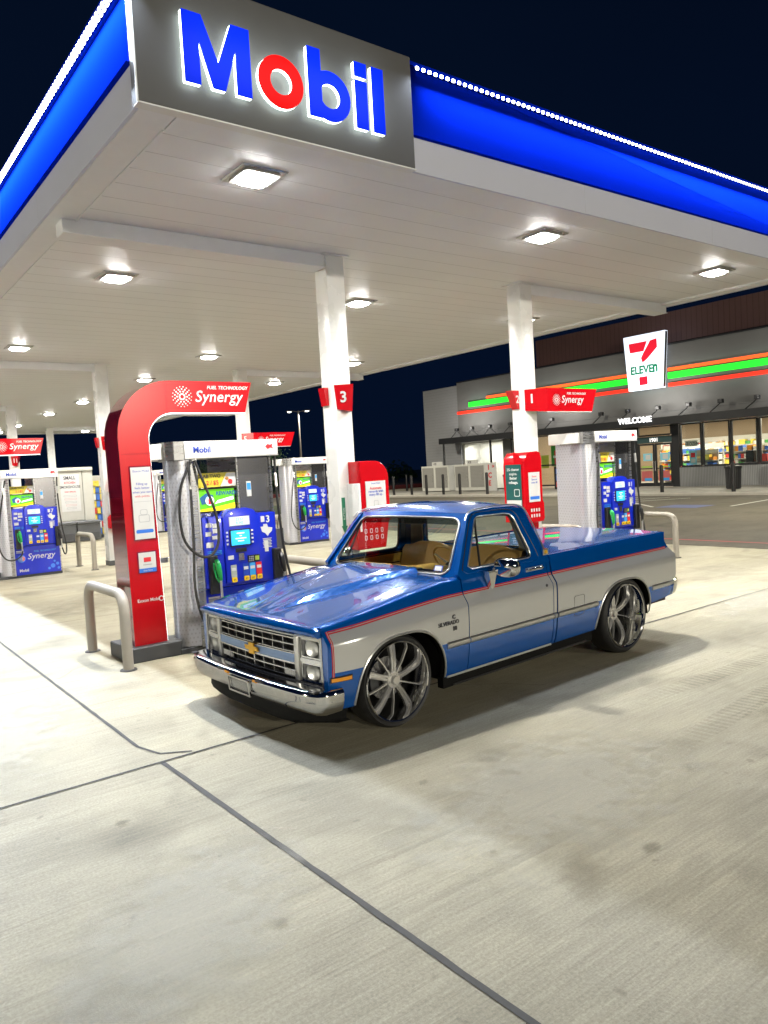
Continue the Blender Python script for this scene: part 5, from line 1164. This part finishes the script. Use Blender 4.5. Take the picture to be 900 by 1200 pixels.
# panels
PAN = {}
for sg in (-1, 1):
    f = tb(side_panel(sg, -.61, .742, 'fender', FA), 'front_fender', smooth=50); lip(sg, FA, 'fender', f)
    # nose return to the grille
    b = MB(); P = []; P2 = []
    for n in ROWS:
        z = zrow(n, -.61, 'fender')
        if z < .40: continue
        s = s_at(z, -.61, 'fender'); P.append((-.61, sg * s, z)); P2.append((-.612, sg * (.884), z))
    b.grid([P, P2], TBLUE); tb(b, 'nose_edge', f)
    b = MB(); x0, x1 = -.60, -.43
    b.grid([[(x0 + (x1 - x0) * i / 4, sg * (s_at(.5, x0 + (x1 - x0) * i / 4, 'fender') + o), z) for z, o in ((.484, .0), (.487, .007), (.524, .007), (.527, .0))] for i in range(5)], BLACK)
    Pm = [[(x0 + .008 + (x1 - x0 - .016) * i / 4, sg * (s_at(.5, x0 + (x1 - x0) * i / 4, 'fender') + .009 + (.005 if 0 < i < 4 else 0)), z) for z in (.493, .505, .518)] for i in range(5)]
    b.grid(Pm, AMBER); tb(b, 'marker_lamp', f)
    b = MB(); sx_ = sg
    xd = (1, 0, 0) if sg < 0 else (-1, 0, 0); yy = sg * 1.0095
    b.text('SILVERADO', (.40 if sg < 0 else .63, yy, .70), xd, FU, .046, INKDARK, ext=.004, off=.004, space=.95)
    b.text('C', (.555 if sg < 0 else .465, yy, .742), xd, FU, .045, INKDARK, ext=.004, off=.05); b.text('10', (.555 if sg < 0 else .465, yy, .650), xd, FU, .045, INKDARK, ext=.004, off=.05); tb(b, 'badge', f, smooth=0)
    d = tb(side_panel(sg, .750, 1.826, 'door'), 'door', smooth=50)
    cco = tb(side_panel(sg, 1.834, 1.874, 'door'), 'cab_corner', smooth=50)
    bs = tb(side_panel(sg, 1.892, 3.83, 'bed', RA), 'bed_side', smooth=50); PAN[sg] = dict(f=f, d=d, c=cco, b=bs); lip(sg, RA, 'bed', bs)
    b = MB()
    fo = rrect(2.13, 2.285, .475, .665, .02); fi = rrect(2.134, 2.281, .479, .661, .018)
    ring(b, fo, fi, lambda a, c, dd: (a, sg * (s_at(c, a, 'bed') + .001 + dd), c), -.004, .001, INKDARK); tb(b, 'fuel_door_seam', bs, smooth=0)
    b = MB(); b.box(3.895, 3.928, *sorted((sg * .925, sg * .985)), .60, .80, REDL); tb(b, 'tail_lamp', bs, bevel=.008)
    # handle, lock, mirror
    b = MB(); s0 = s_at(.99, 1.6, 'door'); sy = lambda o: sg * (s0 + o)
    b.tube([(1.555, sy(.0), .985), (1.56, sy(.035), .988), (1.60, sy(.04), .99), (1.70, sy(.038), .99), (1.745, sy(.03), .985), (1.76, sy(0), .98)], [.012, .012, .013, .012, .011, .01], CHROME, n=8)
    b.box(1.545, 1.77, *sorted((sy(.004), sy(-.02))), .965, 1.0, SCHROME); tb(b, 'handle', d, smooth=50)
    b = MB(); b.lathe([(0, .006), (.012, .005), (.014, 0)], lambda a, c, h: (1.745 + a, sg * (1.001 + h), .825 + c), INKDARK, 12); tb(b, 'key_lock', d)
    b = MB(); mb = .955; s1 = .935
    b.add([(1.00, sg * .94, 1.055), (1.12, sg * .94, 1.055), (1.085, sg * .957, .90), (1.045, sg * .957, .90), (1.01, sg * 1.00, 1.05), (1.11, sg * 1.00, 1.05), (1.08, sg * .985, .905), (1.05, sg * .985, .905)], [(0, 1, 2, 3), (4, 7, 6, 5), (0, 4, 5, 1), (1, 5, 6, 2), (2, 6, 7, 3), (3, 7, 4, 0)], CHROME)
    b.tube([(1.06, sg * .99, 1.045), (1.055, sg * 1.02, 1.075), (1.065, sg * 1.05, 1.10)], .009, CHROME, n=8)
    # the mirror head: a rounded shell
    c0 = Vector((1.09, sg * 1.12, 1.085)); P = []
    for i in range(13):
        u = -1 + 2 * i / 12; rr = (1 - abs(u) ** 3.2) ** (1 / 3.2); row = []
        for k in range(24):
            a = 2 * math.pi * k / 24; ca, sa = math.cos(a), math.sin(a)
            cx_ = math.copysign(abs(ca) ** .8, ca); sz_ = math.copysign(abs(sa) ** .7, sa)
            row.append((c0.x + u * .048 + sz_ * 0, c0.y + cx_ * .118 * (rr if u < .6 else max(rr, .93)), c0.z + sz_ * .080 * (rr if u < .6 else max(rr, .93))))
        P.append(row)
    b.grid(P, CHROME, closed=True); b.add(P[-1], [tuple(range(24))], DSTEEL); b.add(P[0], [tuple(reversed(range(24)))], CHROME)
    tb(b, 'mirror', d, smooth=50)
# side mouldings, stripes, sill trim
for sg in (-1, 1):
    for (a0, a1, kd, pk) in ((.497, .740, 'fender', 'f'), (.755, 1.824, 'door', 'd'), (1.836, 1.873, 'door', 'c'), (1.895, 2.492, 'bed', 'b'), (3.437, 3.87, 'bed', 'b')):
        b = MB(); n_ = max(2, int((a1 - a0) / .1)); xs = [a0 + (a1 - a0) * i / n_ for i in range(n_ + 1)]
        P = [[(x, sg * (s_at(z, x, kd) + o), z) for z, o in ((.510, .0), (.512, .008), (.518, .012), (.534, .015), (.550, .012), (.556, .0), (.5565, .003), (.562, .003), (.563, 0))] for x in xs]
        b.grid(P, lambda i, j: SCHROME if j < 5 else INKDARK); b.add(P[0], [tuple(range(9))], SCHROME); b.add(P[-1], [tuple(reversed(range(9)))], SCHROME)
        tb(b, 'side_moulding', PAN[sg][pk], smooth=50)
    for (a0, a1, kd, pk) in ((-.572, .740, 'fender', 'f'), (.753, 1.824, 'door', 'd'), (1.836, 1.873, 'door', 'c'), (1.895, 3.825, 'bed', 'b')):
        b = MB(); n_ = max(1, int((a1 - a0) / .08)); xs = [a0 + (a1 - a0) * i / n_ for i in range(n_ + 1)]
        O = (-.005, .003, .009, .017)
        b.grid([[(x, sg * (s_at(zrow('stripe', x, kd) + o, x, kd) + .0018), zrow('stripe', x, kd) + o) for o in O] for x in xs], lambda i, j: PINW if j == 1 else PINR)
        if pk == 'f':
            zz = [.49 + (zrow('stripe', -.575, 'fender') - .49 + .015) * i / 10 for i in range(11)]
            b.grid([[(x, sg * (s_at(z, x, 'fender') + .0022), z) for x in (-.583, -.577, -.571, -.565)] for z in zz], lambda i, j: PINW if j == 1 else PINR)
        tb(b, 'pinstripe', PAN[sg][pk], smooth=50)
    b = MB(); b.box(.52, 1.83, *sorted((sg * .945, sg * .955)), .268, .284, SCHROME); tb(b, 'sill_trim')
    b = MB(); b.box(.50, 2.48, *sorted((sg * .86, sg * .925)), .18, .272, UNDER); b.box(.60, 2.38, *sorted((sg * .86, sg * .935)), .185, .20, BLACK); tb(b, 'rocker')
# inner structure and wheel housings
b = MB(); b.box(-.52, 3.80, -.60, .60, .25, .55, UNDER)
for sg in (-1, 1):
    b.box(.52, 2.46, *sorted((sg * .60, sg * .905)), .24, .85, UNDER); b.box(3.46, 3.80, *sorted((sg * .60, sg * .93)), .35, .9, UNDER); b.box(-.56, -.43, *sorted((sg * .60, sg * .90)), .26, .70, UNDER)
    for A in (FA, RA):
        Q = [[(A['c'] + (A['w'] + .02) * math.cos(R(t)), sg * s, A['b'] + (A['h'] + .015) * math.sin(R(t))) for t in range(0, 181, 12)] for s in (.62, .93)]; b.grid(Q, UNDER); b.box(A['c'] - A['w'], A['c'] + A['w'], *sorted((sg * .61, sg * .63)), .2, .72, UNDER)
for xx in (.03, 2.955): b.tube([(xx, -.75, .36 - RK * xx), (xx, .75, .36 - RK * xx)], .04, DARKG, n=8)
b.box(2.5, 3.4, -.5, .5, .50, .9, UNDER); b.box(.6, .73, -.88, .88, .5, 1.0, UNDER); b.tube([(1.0, .5, .2), (3.6, .5, .22)], .03, DARKG, n=8)
tb(b, 'chassis')
# hood
HX = [(-.640, .803), (-.662, .822), (-.668, .842), (-.655, .862), (-.62, .875)] + [(-.62 + 1.325 * i / 26, None) for i in range(1, 27)]
hs = [-1 + 2 * j / 64 for j in range(65)]
def smst(e0, e1, v): t = max(0, min(1, (v - e0) / (e1 - e0))); return t * t * (3 - 2 * t)
def hood_z(x, a):
    s = abs(a) * .885; z = ztop(x, 'fender') + .004
    z += .018 * (1 - a * a)
    w = .14 + .30 * smst(-.62, .72, x) ** .8; h = .046 * smst(-.60, -.10, x)
    z += h * (1 - smst(w - .006, w + .040, s)); z -= .013 * smst(-.55, -.2, x) * math.exp(-((s - w + .09) / .028) ** 2)
    z -= .006 * math.exp(-((s - .79) / .03) ** 2) * smst(-.62, -.5, x)
    z -= .020 * smst(.93, 1.0, abs(a))
    return z
b = MB(); P = []
for (x, z) in HX:
    row = []
    for a in hs:
        nose = -.045 * (1 - a * a) * max(0, min(1, (.1 - x) / .7)); zz = z if z is not None else hood_z(x, a)
        if z is not None: zz = z + (hood_z(-.62, a) - .875) * (1 if z > .87 else .5 * (z - .803) / .06)
        xx = x + nose; rearc = -.03 * a * a * smst(.5, .7, x) * 0
        row.append((xx, a * .880, zz))
    P.append(row)
b.grid(P, TBLUE)
for e in (0, -1): b.add([r_[e] for r_ in P[:7]] + [(-.50, P[0][e][1], .80)], [tuple(range(8))], TBLUE)
b.grid([P[-1], [(p[0], p[1], p[2] - .04) for p in P[-1]]], TBLUE); b.grid([P[0], [(p[0] + .03, p[1], p[2]) for p in P[0]]], TBLUE)
hood = tb(b, 'hood', smooth=60)
b = MB(); P = []
for x, z in ((.712, 1.022), (.735, 1.030), (.80, 1.040), (.86, 1.045)): P.append([(x, a * .885, z + .014 * (1 - a * a)) for a in hs[::4]])
b.grid(P, TBLUE)
for k in range(26):
    yy = -.62 + k * .05; b.box(.735, .775, yy, yy + .025, 1.03, 1.0475, BLACK)
tb(b, 'cowl_panel', smooth=50)
b = MB()
for (p0, p1) in (((.735, -.42, 1.05), (.80, -.02, 1.075)), ((.735, .28, 1.05), (.80, .68, 1.07))):
    b.tube([(p0[0] - .01, p0[1], p0[2] - .02), (p0[0], p0[1], p0[2] + .012), tuple((Vector(p0) + Vector(p1)) / 2 + Vector((0, 0, .012))), p1], .007, BLACK, n=6); b.box(p0[0] + .01, p1[0] + .012, (p0[1] + p1[1]) / 2 - .19, (p0[1] + p1[1]) / 2 + .19, 1.066, 1.074, BLACK)
tb(b, 'wiper')
# grille
def gx(s): return -.603 - .05 * (1 - (s / .9) ** 2)
def gfn(s, z, d): return (gx(s) + d, s, z)
def gbar(b, s0, s1, z0, z1, d0, d1, m_):
    n_ = max(1, int(abs(s1 - s0) / .12)); ss = [s0 + (s1 - s0) * i / n_ for i in range(n_ + 1)]
    b.grid([[gfn(s, z0, d1), gfn(s, z0, d0), gfn(s, z1, d0), gfn(s, z1, d1)] for s in ss], m_); b.add([gfn(s0, z0, d1), gfn(s0, z0, d0), gfn(s0, z1, d0), gfn(s0, z1, d1)], [(0, 1, 2, 3)], m_); b.add([gfn(s1, z0, d1), gfn(s1, z0, d0), gfn(s1, z1, d0), gfn(s1, z1, d1)], [(3, 2, 1, 0)], m_)
gr = MB(); fo = []; fi = []
for k in range(24): fo.append((-.888 + 1.776 * k / 24, .440)); fi.append((-.866 + 1.732 * k / 24, .460))
for k in range(6): fo.append((.888, .440 + .363 * k / 6)); fi.append((.866, .460 + .325 * k / 6))
for k in range(24): fo.append((.888 - 1.776 * k / 24, .803)); fi.append((.866 - 1.732 * k / 24, .785))
for k in range(6): fo.append((-.888, .803 - .363 * k / 6)); fi.append((-.866, .785 - .325 * k / 6))
ring(gr, fo, fi, gfn, -.012, .03, GCH)
gbar(gr, -.868, .868, .455, .790, .05, .06, BLACK)
grille = tb(gr, 'grille', smooth=50)
b = MB()
for zz in (.766, .716, .662): gbar(b, -.565, .565, zz - .0045, zz + .0045, -.002, .045, GCH)
for zz in (.574, .524, .478): gbar(b, -.565, .565, zz - .0045, zz + .0045, -.002, .045, GCH)
for k in range(9):
    s = -.565 + k * 1.13 / 8
    for (z0, z1) in ((.660, .768), (.474, .576)): gbar(b, s - .0035 - (.006 if k == 4 else 0), s + .0035 + (.006 if k == 4 else 0), z0, z1, -.001, .044, GCH)
tb(b, 'grille_bars', grille, smooth=0)
b = MB(); gbar(b, -.57, .57, .588, .648, -.012, .04, TSTEEL); gbar(b, -.57, .57, .650, .656, -.012, .04, CHROME); gbar(b, -.57, .57, .580, .586, -.012, .04, CHROME); tb(b, 'centre_bar', grille, smooth=0)
b = MB(); b.prism([(-.105, .601), (-.038, .601), (-.038, .574), (.038, .574), (.038, .601), (.088, .601), (.105, .635), (.038, .635), (.038, .662), (-.038, .662), (-.038, .635), (-.088, .635)], lambda a, c, d: (gx(0) - .016 + d, a, c), -.012, 0, GOLD); tb(b, 'badge', grille, bevel=.0015)
for sg in (-1, 1):
    b = MB(); gbar(b, *sorted((sg * .575, sg * .628)), .462, .784, -.016, .04, SCHROME); tb(b, 'grille_post', grille, bevel=.006, seg=2)
    b = MB(); gbar(b, *sorted((sg * .63, sg * .862)), .606, .634, -.006, .04, CHROME); tb(b, 'lamp_divider', grille)
    for (z0, z1) in ((.640, .776), (.470, .600)):
        b = MB(); s0, s1 = sorted((sg * .640, sg * .856))
        ring(b, rrect(s0 - .006, s1 + .006, z0 - .006, z1 + .006, .015), rrect(s0 + .008, s1 - .008, z0 + .008, z1 - .008, .01), gfn, .0, .03, CHROME)
        gbar(b, s0, s1, z0, z1, .03, .035, CLEARL)
        cs, cz = (s0 + s1) / 2, (z0 + z1) / 2
        P = [[gfn(cs + (s1 - s0) / 2 * r_ * (abs(math.cos(t)) ** .6 * (1 if math.cos(t) > 0 else -1)), cz + (z1 - z0) / 2 * r_ * (abs(math.sin(t)) ** .6 * (1 if math.sin(t) > 0 else -1)), .012 - .012 * (1 - r_ * r_)) for t in [2 * math.pi * k / 20 for k in range(20)]] for r_ in (.01, .35, .65, .85, .96)]
        b.grid(P, glassm('lamp_cover', (.97, .98, .99), .12), closed=True)
        P = [[gfn(cs + (s1 - s0) * .34 * r_ * math.cos(t), cz + (z1 - z0) * .46 * r_ * math.sin(t), .028 - .02 * r_ ** 2) for t in [2 * math.pi * k / 16 for k in range(16)]] for r_ in (.02, .4, .7, 1.0)]
        P = [[gfn(cs + (s1 - s0) * .36 * r_ * math.cos(t), cz + (z1 - z0) * .44 * r_ * math.sin(t), .029 - .014 * r_ ** 2) for t in [2 * math.pi * k / 16 for k in range(16)]] for r_ in (.02, .4, .7, 1.0)]; b.grid(P, SCHROME, closed=True)
        tb(b, 'headlight', smooth=50)
    b = MB(); gbar(b, *sorted((sg * .415, sg * .555)), .482, .520, .002, .03, CLEARL); tb(b, 'parking_lamp', grille)
# bumpers
def bumper(path, prof, name, parent=TR):
    b = MB(); P = []
    n_ = len(path)
    for i, (x, s) in enumerate(path):
        a = path[max(0, i - 1)]; c = path[min(n_ - 1, i + 1)]; t = Vector((c[0] - a[0], c[1] - a[1])).normalized(); nn = Vector((-t.y, t.x))
        P.append([(x + nn.x * d, s + nn.y * d, z) for d, z in prof])
    b.grid(P, CHROME); b.grid([[(p[0][0], p[0][1], p[0][2]) for p in P], [p[-1] for p in P]], UNDER)
    for e in (P[0], P[-1]): b.add(e, [tuple(range(len(e)))], CHROME)
    return tb(b, name, parent, smooth=45)
half = [(-.800, .0), (-.798, .2), (-.793, .4), (-.783, .6), (-.768, .78), (-.745, .90), (-.715, .955), (-.67, .99), (-.60, 1.006), (-.53, 1.008)]
path = [(x, -s) for x, s in reversed(half)] + half[1:]
prof = [(-.16, .452), (-.05, .452), (-.015, .447), (.0, .430), (.002, .405), (-.004, .385), (-.002, .37), (-.012, .33), (-.035, .29), (-.055, .272), (-.09, .265)]
bp = bumper(path, prof, 'front_bumper')
b = MB()
for s in (-.30, .30): b.box(-.812, -.795, s - .035, s + .035, .428, .444, BLACK)
for s in (-.92, .92): b.box(-.75, -.70, s - .03, s + .03, .452, .458, DKF)
for s in (-.24, .20): b.box(-.806, -.80, s - .03, s + .03, .415, .432, AMBER)
tb(b, 'bumper_pad', bp)
b = MB(); ring(b, rrect(-.17, .17, .285, .415, .012), rrect(-.150, .150, .300, .402, .008), lambda a, c, d: (-.815 + d + (.415 - c) * .12, a, c), -.006, .006, CHROME); b.prism(rrect(-.15, .15, .30, .402, .005), lambda a, c, d: (-.806 + d + (.415 - c) * .12, a, c), 0, .004, mat('plate_bracket', (.36, .36, .36), .25, .8)); tb(b, 'plate_bracket', bp)
b = MB(); dam = [(-.74, .0), (-.735, .4), (-.71, .62), (-.66, .76), (-.55, .90), (-.45, .92)]; dp = [(x, -s) for x, s in reversed(dam)] + dam[1:]
P = [[(x, s, .272), (x - .01, s, .20), (x + .03, s * (.95), .15 + .10 * max(0, abs(s) - .6)), (x + .07, s * .94, .155)] for x, s in dp]; b.grid(P, UNDER); tb(b, 'air_dam', smooth=50)
half = [(4.035, .0), (4.035, .4), (4.03, .75), (4.015, .90), (3.98, .975), (3.92, 1.0), (3.86, 1.002)]
path = [(x, -s) for x, s in reversed(half)] + half[1:]
bumper(path, [(.14, .575), (.03, .575), (.002, .56), (-.004, .53), (.004, .50), (.012, .45), (.03, .41), (.07, .39)], 'rear_bumper')
# tailgate, bed cover, bed
b = MB(); P = []
for z in (.40, .512, .555, .62, .72, .80, .83, .905, .921, .97, 1.03, 1.075):
    xx = 3.83 + (.095 * max(0, min(1, (.97 - z) / .14)) if z > .56 else .07) - .012; P.append([(xx, s, z) for s in (-.93, -.5, 0, .5, .93)])
b.grid(P, lambda i, j: TSILV if 2 <= i < 7 else TBLUE); tb(b, 'tailgate', smooth=50)
b = MB(); P = []
for i in range(9):
    x = 1.885 + 1.945 * i / 8; P.append([(x, s, 1.082 + .014 * (1 - (s / .9) ** 2) - .018 * (abs(s) > .87)) for s in (-.905, -.88, -.6, -.3, 0, .3, .6, .88, .905)])
b.grid(P, TBLUE); b.grid([P[0], [(p[0], p[1], 1.04) for p in P[0]]], TBLUE); b.grid([P[-1], [(p[0], p[1], 1.03) for p in P[-1]]], TBLUE)
tb(b, 'bed_cover', smooth=50)
# cab upper: side frames with window openings
def s_up(z): return .926 - (z - 1.06) / .44 * .165
def star(poly, c, n_=72):
    out = []
    for k in range(n_):
        a = 2 * math.pi * k / n_ - math.pi * .75; d = (math.cos(a), math.sin(a)); best = 0
        for i in range(len(poly)):
            p, q = poly[i], poly[(i + 1) % len(poly)]; ex, ez = q[0] - p[0], q[1] - p[1]; den = d[0] * ez - d[1] * ex
            if abs(den) < 1e-9: continue
            t = ((p[0] - c[0]) * ez - (p[1] - c[1]) * ex) / den; u = ((p[0] - c[0]) * d[1] - (p[1] - c[1]) * d[0]) / den
            if t > 0 and -1e-6 <= u <= 1 + 1e-6: best = max(best, t)
        out.append((c[0] + d[0] * best, c[1] + d[1] * best))
    return out
OUT = [(.70, 1.015), (.72, 1.06), (.80, 1.17), (1.00, 1.455), (1.05, 1.515), (1.12, 1.54), (1.40, 1.55), (1.64, 1.54), (1.73, 1.51), (1.77, 1.46), (1.83, 1.22), (1.872, 1.07), (1.874, 1.015)]
INN = [(.84, 1.085), (1.075, 1.43), (1.105, 1.475), (1.15, 1.492), (1.48, 1.488), (1.555, 1.475), (1.59, 1.44), (1.655, 1.15), (1.655, 1.105), (1.63, 1.085)]
DOR = [(.765, 1.05), (.80, 1.115), (1.04, 1.465), (1.09, 1.51), (1.16, 1.525), (1.50, 1.522), (1.60, 1.505), (1.645, 1.46), (1.735, 1.15), (1.75, 1.05)]
cc = (1.32, 1.28); so, si, sd = star(OUT, cc), star(INN, cc), star(DOR, cc)
for sg in (-1, 1):
    fnp = lambda a, c, d: (a, sg * (s_up(c) - d), c)
    b = MB(); ring(b, so, sd, fnp, .0, .04, TBLUE); tb(b, 'cab_side_frame', smooth=40)
    b = MB(); ring(b, [(cc[0] + (p[0] - cc[0]) * .992, cc[1] + (p[1] - cc[1]) * .992) for p in sd], si, fnp, -.003, .04, TBLUE); fr = tb(b, 'door_frame', bevel=.003)
    b = MB(); b.tube([fnp(p[0], p[1], .002) for p in sd if p[1] > 1.06], .006, BLACK, n=6); tb(b, 'door_seal', fr, smooth=50)
    b = MB(); b.tube([fnp(p[0], p[1], -.002) for p in si], .0055, SCHROME, n=6, closed=True); b.tube([fnp(cc[0] + (p[0] - cc[0]) * .975, cc[1] + (p[1] - cc[1]) * .975, .012) for p in si], .009, BLACK, n=6, closed=True); tb(b, 'window_trim', fr, smooth=50)
    b = MB(); b.tube([fnp(1.00, 1.085, .005), fnp(1.115, 1.485, .005)], .010, BLACK, n=6); b.tube([fnp(.85, 1.09, .004), fnp(1.0, 1.09, .004)], .007, BLACK, n=6); tb(b, 'vent_divider', fr)
    b = MB(); b.add([fnp(p[0], p[1], .02) for p in si], [tuple(range(len(si)))], WGL); tb(b, 'window_pane', fr, smooth=0)
    b = MB(); b.tube(smooth_path([fnp(.99, 1.475, -.004), fnp(1.05, 1.53, -.004), fnp(1.14, 1.552, -.004), fnp(1.40, 1.562, -.004), fnp(1.64, 1.553, -.004), fnp(1.745, 1.52, -.004), fnp(1.785, 1.46, -.004), fnp(1.83, 1.27, -.004), fnp(1.85, 1.13, -.004)], 4), [.007] * 33, SCHROME, n=6); tb(b, 'drip_rail', smooth=50)
    b = MB(); b.box(1.80, 1.875, *sorted((sg * .905, sg * .932)), 1.08, 1.14, CHROME); b.box(1.815, 1.86, *sorted((sg * .93, sg * .934)), 1.092, 1.128, GOLD); tb(b, 'cab_emblem', bevel=.004)
# windscreen surround, rear wall
def wsm(a, bb, d=0.0): return (.735 + .345 * bb - .055 * (1 - a * a) * (1 - .35 * bb) + d, a * (.905 - .155 * bb), 1.028 + .495 * bb + .018 * (1 - a * a) * bb)
n4 = 8
wo = rrect(-1, 1, 0, 1, .04, n4); wi = rrect(-.895, .895, .045, .915, .12, n4)
def dens(poly, k=4): return [(p[0] + (q[0] - p[0]) * i / k, p[1] + (q[1] - p[1]) * i / k) for p, q in zip(poly, poly[1:] + poly[:1]) for i in range(k)]
wo, wi = dens(wo), dens(wi)
b = MB(); ring(b, wo, wi, lambda a, c, d: wsm(a, c, d), .0, .035, TBLUE); ws_ = tb(b, 'windshield_frame', smooth=45)
b = MB(); b.tube([wsm(p[0] * .995, p[1], -.004) for p in wi], .0075, SCHROME, n=8, closed=True); b.tube([wsm(p[0] * .98, .48 + (p[1] - .48) * .975, .0) for p in wi], .010, BLACK, n=6, closed=True); tb(b, 'windshield_trim', ws_, smooth=60)
b = MB(); b.grid([[wsm(-.9 + 1.8 * i / 16, .04 + .88 * j / 8, .012) for j in range(9)] for i in range(17)], WGL); wg = tb(b, 'windshield', smooth=60)
b = MB(); b.grid([[wsm(-.84 + 1.68 * i / 16, .80 + .11 * j / 2, .016) for j in range(3)] for i in range(17)], glassm('tint_band', (.25, .30, .33), .1)); tb(b, 'tint_band', wg)
b = MB(); q0 = wsm(-.80, .10, -.002)
P = [[wsm(-.80 + .105 * i, .085 + .085 * j, .006) for j in range(2)] for i in range(2)]; b.grid(P, INKBLUE); P = [[wsm(-.79 + .085 * i, .095 + .065 * j, .003) for j in range(2)] for i in range(2)]; b.grid(P, STWHITE)
tb(b, 'inspection_sticker', wg)
def rwm(a, bb, d=0.0): return (1.872 - .112 * bb ** 1.3 + .02 * (1 - a * a) * 0 - d, a * (.925 - .175 * bb), .97 + .565 * bb)
wo = dens(rrect(-1, 1, 0, 1, .04, n4)); wi = dens(rrect(-.74, .74, .30, .84, .06, n4))
b = MB(); ring(b, wo, wi, rwm, .0, .03, TBLUE); rw = tb(b, 'cab_rear_wall', smooth=45)
b = MB(); b.tube([rwm(p[0], p[1], -.004) for p in wi], .012, BLACK, n=6, closed=True); tb(b, 'rear_window_seal', rw, smooth=60)
b = MB(); b.grid([[rwm(-.75 + 1.5 * i / 8, .29 + .56 * j / 4, .01) for j in range(5)] for i in range(9)], WGL); tb(b, 'rear_window', rw)
b = MB(); ring(b, dens(rrect(-.97, .97, .02, .97, .04, n4)), dens(rrect(-.76, .76, .28, .86, .06, n4)), rwm, .035, .05, GREYI); tb(b, 'rear_trim', rw)
# roof
b = MB(); P = []
for i in range(21):
    u = i / 20; row = []
    for j in range(33):
        a = -1 + 2 * j / 32; x0 = 1.080 - .050 * (1 - a * a) * .65; x1 = 1.765; x = x0 + (x1 - x0) * u
        ed = 1.538 - .012 * (2 * u - 1) ** 2; arch_ = (1 - abs(a) ** 2.8) * (1 - abs(2 * u - 1) ** 3.0 * .92)
        row.append((x, a * (.758 + .004), ed + .066 * arch_ - .01 * (abs(a) > .99)))
    P.append(row)
b.grid(P, TBLUE)
tb(b, 'roof', smooth=70)
b = MB(); b.grid([[(1.10 + .64 * u / 8, -.72 + 1.44 * j / 12, 1.508 + .045 * (1 - (-1 + 2 * j / 12) ** 2)) for j in range(13)] for u in range(9)], GREYI); tb(b, 'headliner', smooth=60)
# interior
b = MB(); b.box(.76, 1.82, -.88, .88, .50, .56, UNDER)
for sg in (-1, 1): b.box(.80, 1.80, *sorted((sg * .84, sg * .895)), .5, 1.055, TANI); b.box(.95, 1.6, *sorted((sg * .80, sg * .84)), .92, .96, TANS)
tb(b, 'cab_interior', bevel=.01)
b = MB(); P = [[(x, s, z + (.045 * math.exp(-((s + .42) / .22) ** 2) if x > .9 else 0)) for s in [-.86 + 1.72 * k / 24 for k in range(25)]] for x, z in ((.76, 1.03), (.86, 1.045), (.96, 1.05), (1.02, 1.03), (1.04, .96), (1.02, .80))]
b.grid(P, TANI); tb(b, 'dashboard', smooth=60)
b = MB(); b.box(1.28, 1.62, -.80, .80, .62, .82, TANS); P = []
for s in [-.80 + 1.6 * k / 40 for k in range(41)]:
    hp = 1.13 + .045 * max(math.exp(-((abs(s) - .43) / .22) ** 4), 0); P.append([(1.56, s, .78), (1.60, s, .95), (1.64, s, hp - .04), (1.68, s, hp), (1.74, s, hp - .02), (1.76, s, hp - .1), (1.76, s, .78)])
b.grid(P, TANS)
for e in (P[0], P[-1]): b.add(e, [tuple(range(7))], TANS)
tb(b, 'bench_seat', bevel=.0, smooth=50)
b = MB(); cen = Vector((1.17, -.40, 1.075)); ax = Vector((.82, 0, .57)).normalized(); e1 = Vector((0, 1, 0)); e2 = ax.cross(e1)
b.tube([cen + e1 * .19 * math.cos(t) + e2 * .19 * math.sin(t) for t in [2 * math.pi * k / 32 for k in range(32)]], .012, TANS, n=8, closed=True)
for k in range(3): t = 2 * math.pi * k / 3 + .5; b.tube([cen - ax * .03, cen + e1 * .185 * math.cos(t) + e2 * .185 * math.sin(t)], .010, SCHROME, n=6)
b.tube([cen - ax * .03, cen - ax * .3], .03, BLACK, n=10); tb(b, 'steering_wheel', smooth=50)
b = MB(); b.prism(rrect(-.13, .13, 1.415, 1.475, .02), lambda a, c, d: (1.10 + d, a, c), 0, .025, BLACK); b.tube([(1.11, 0, 1.475), (1.10, 0, 1.52)], .008, SCHROME, n=6); tb(b, 'rear_view_mirror')
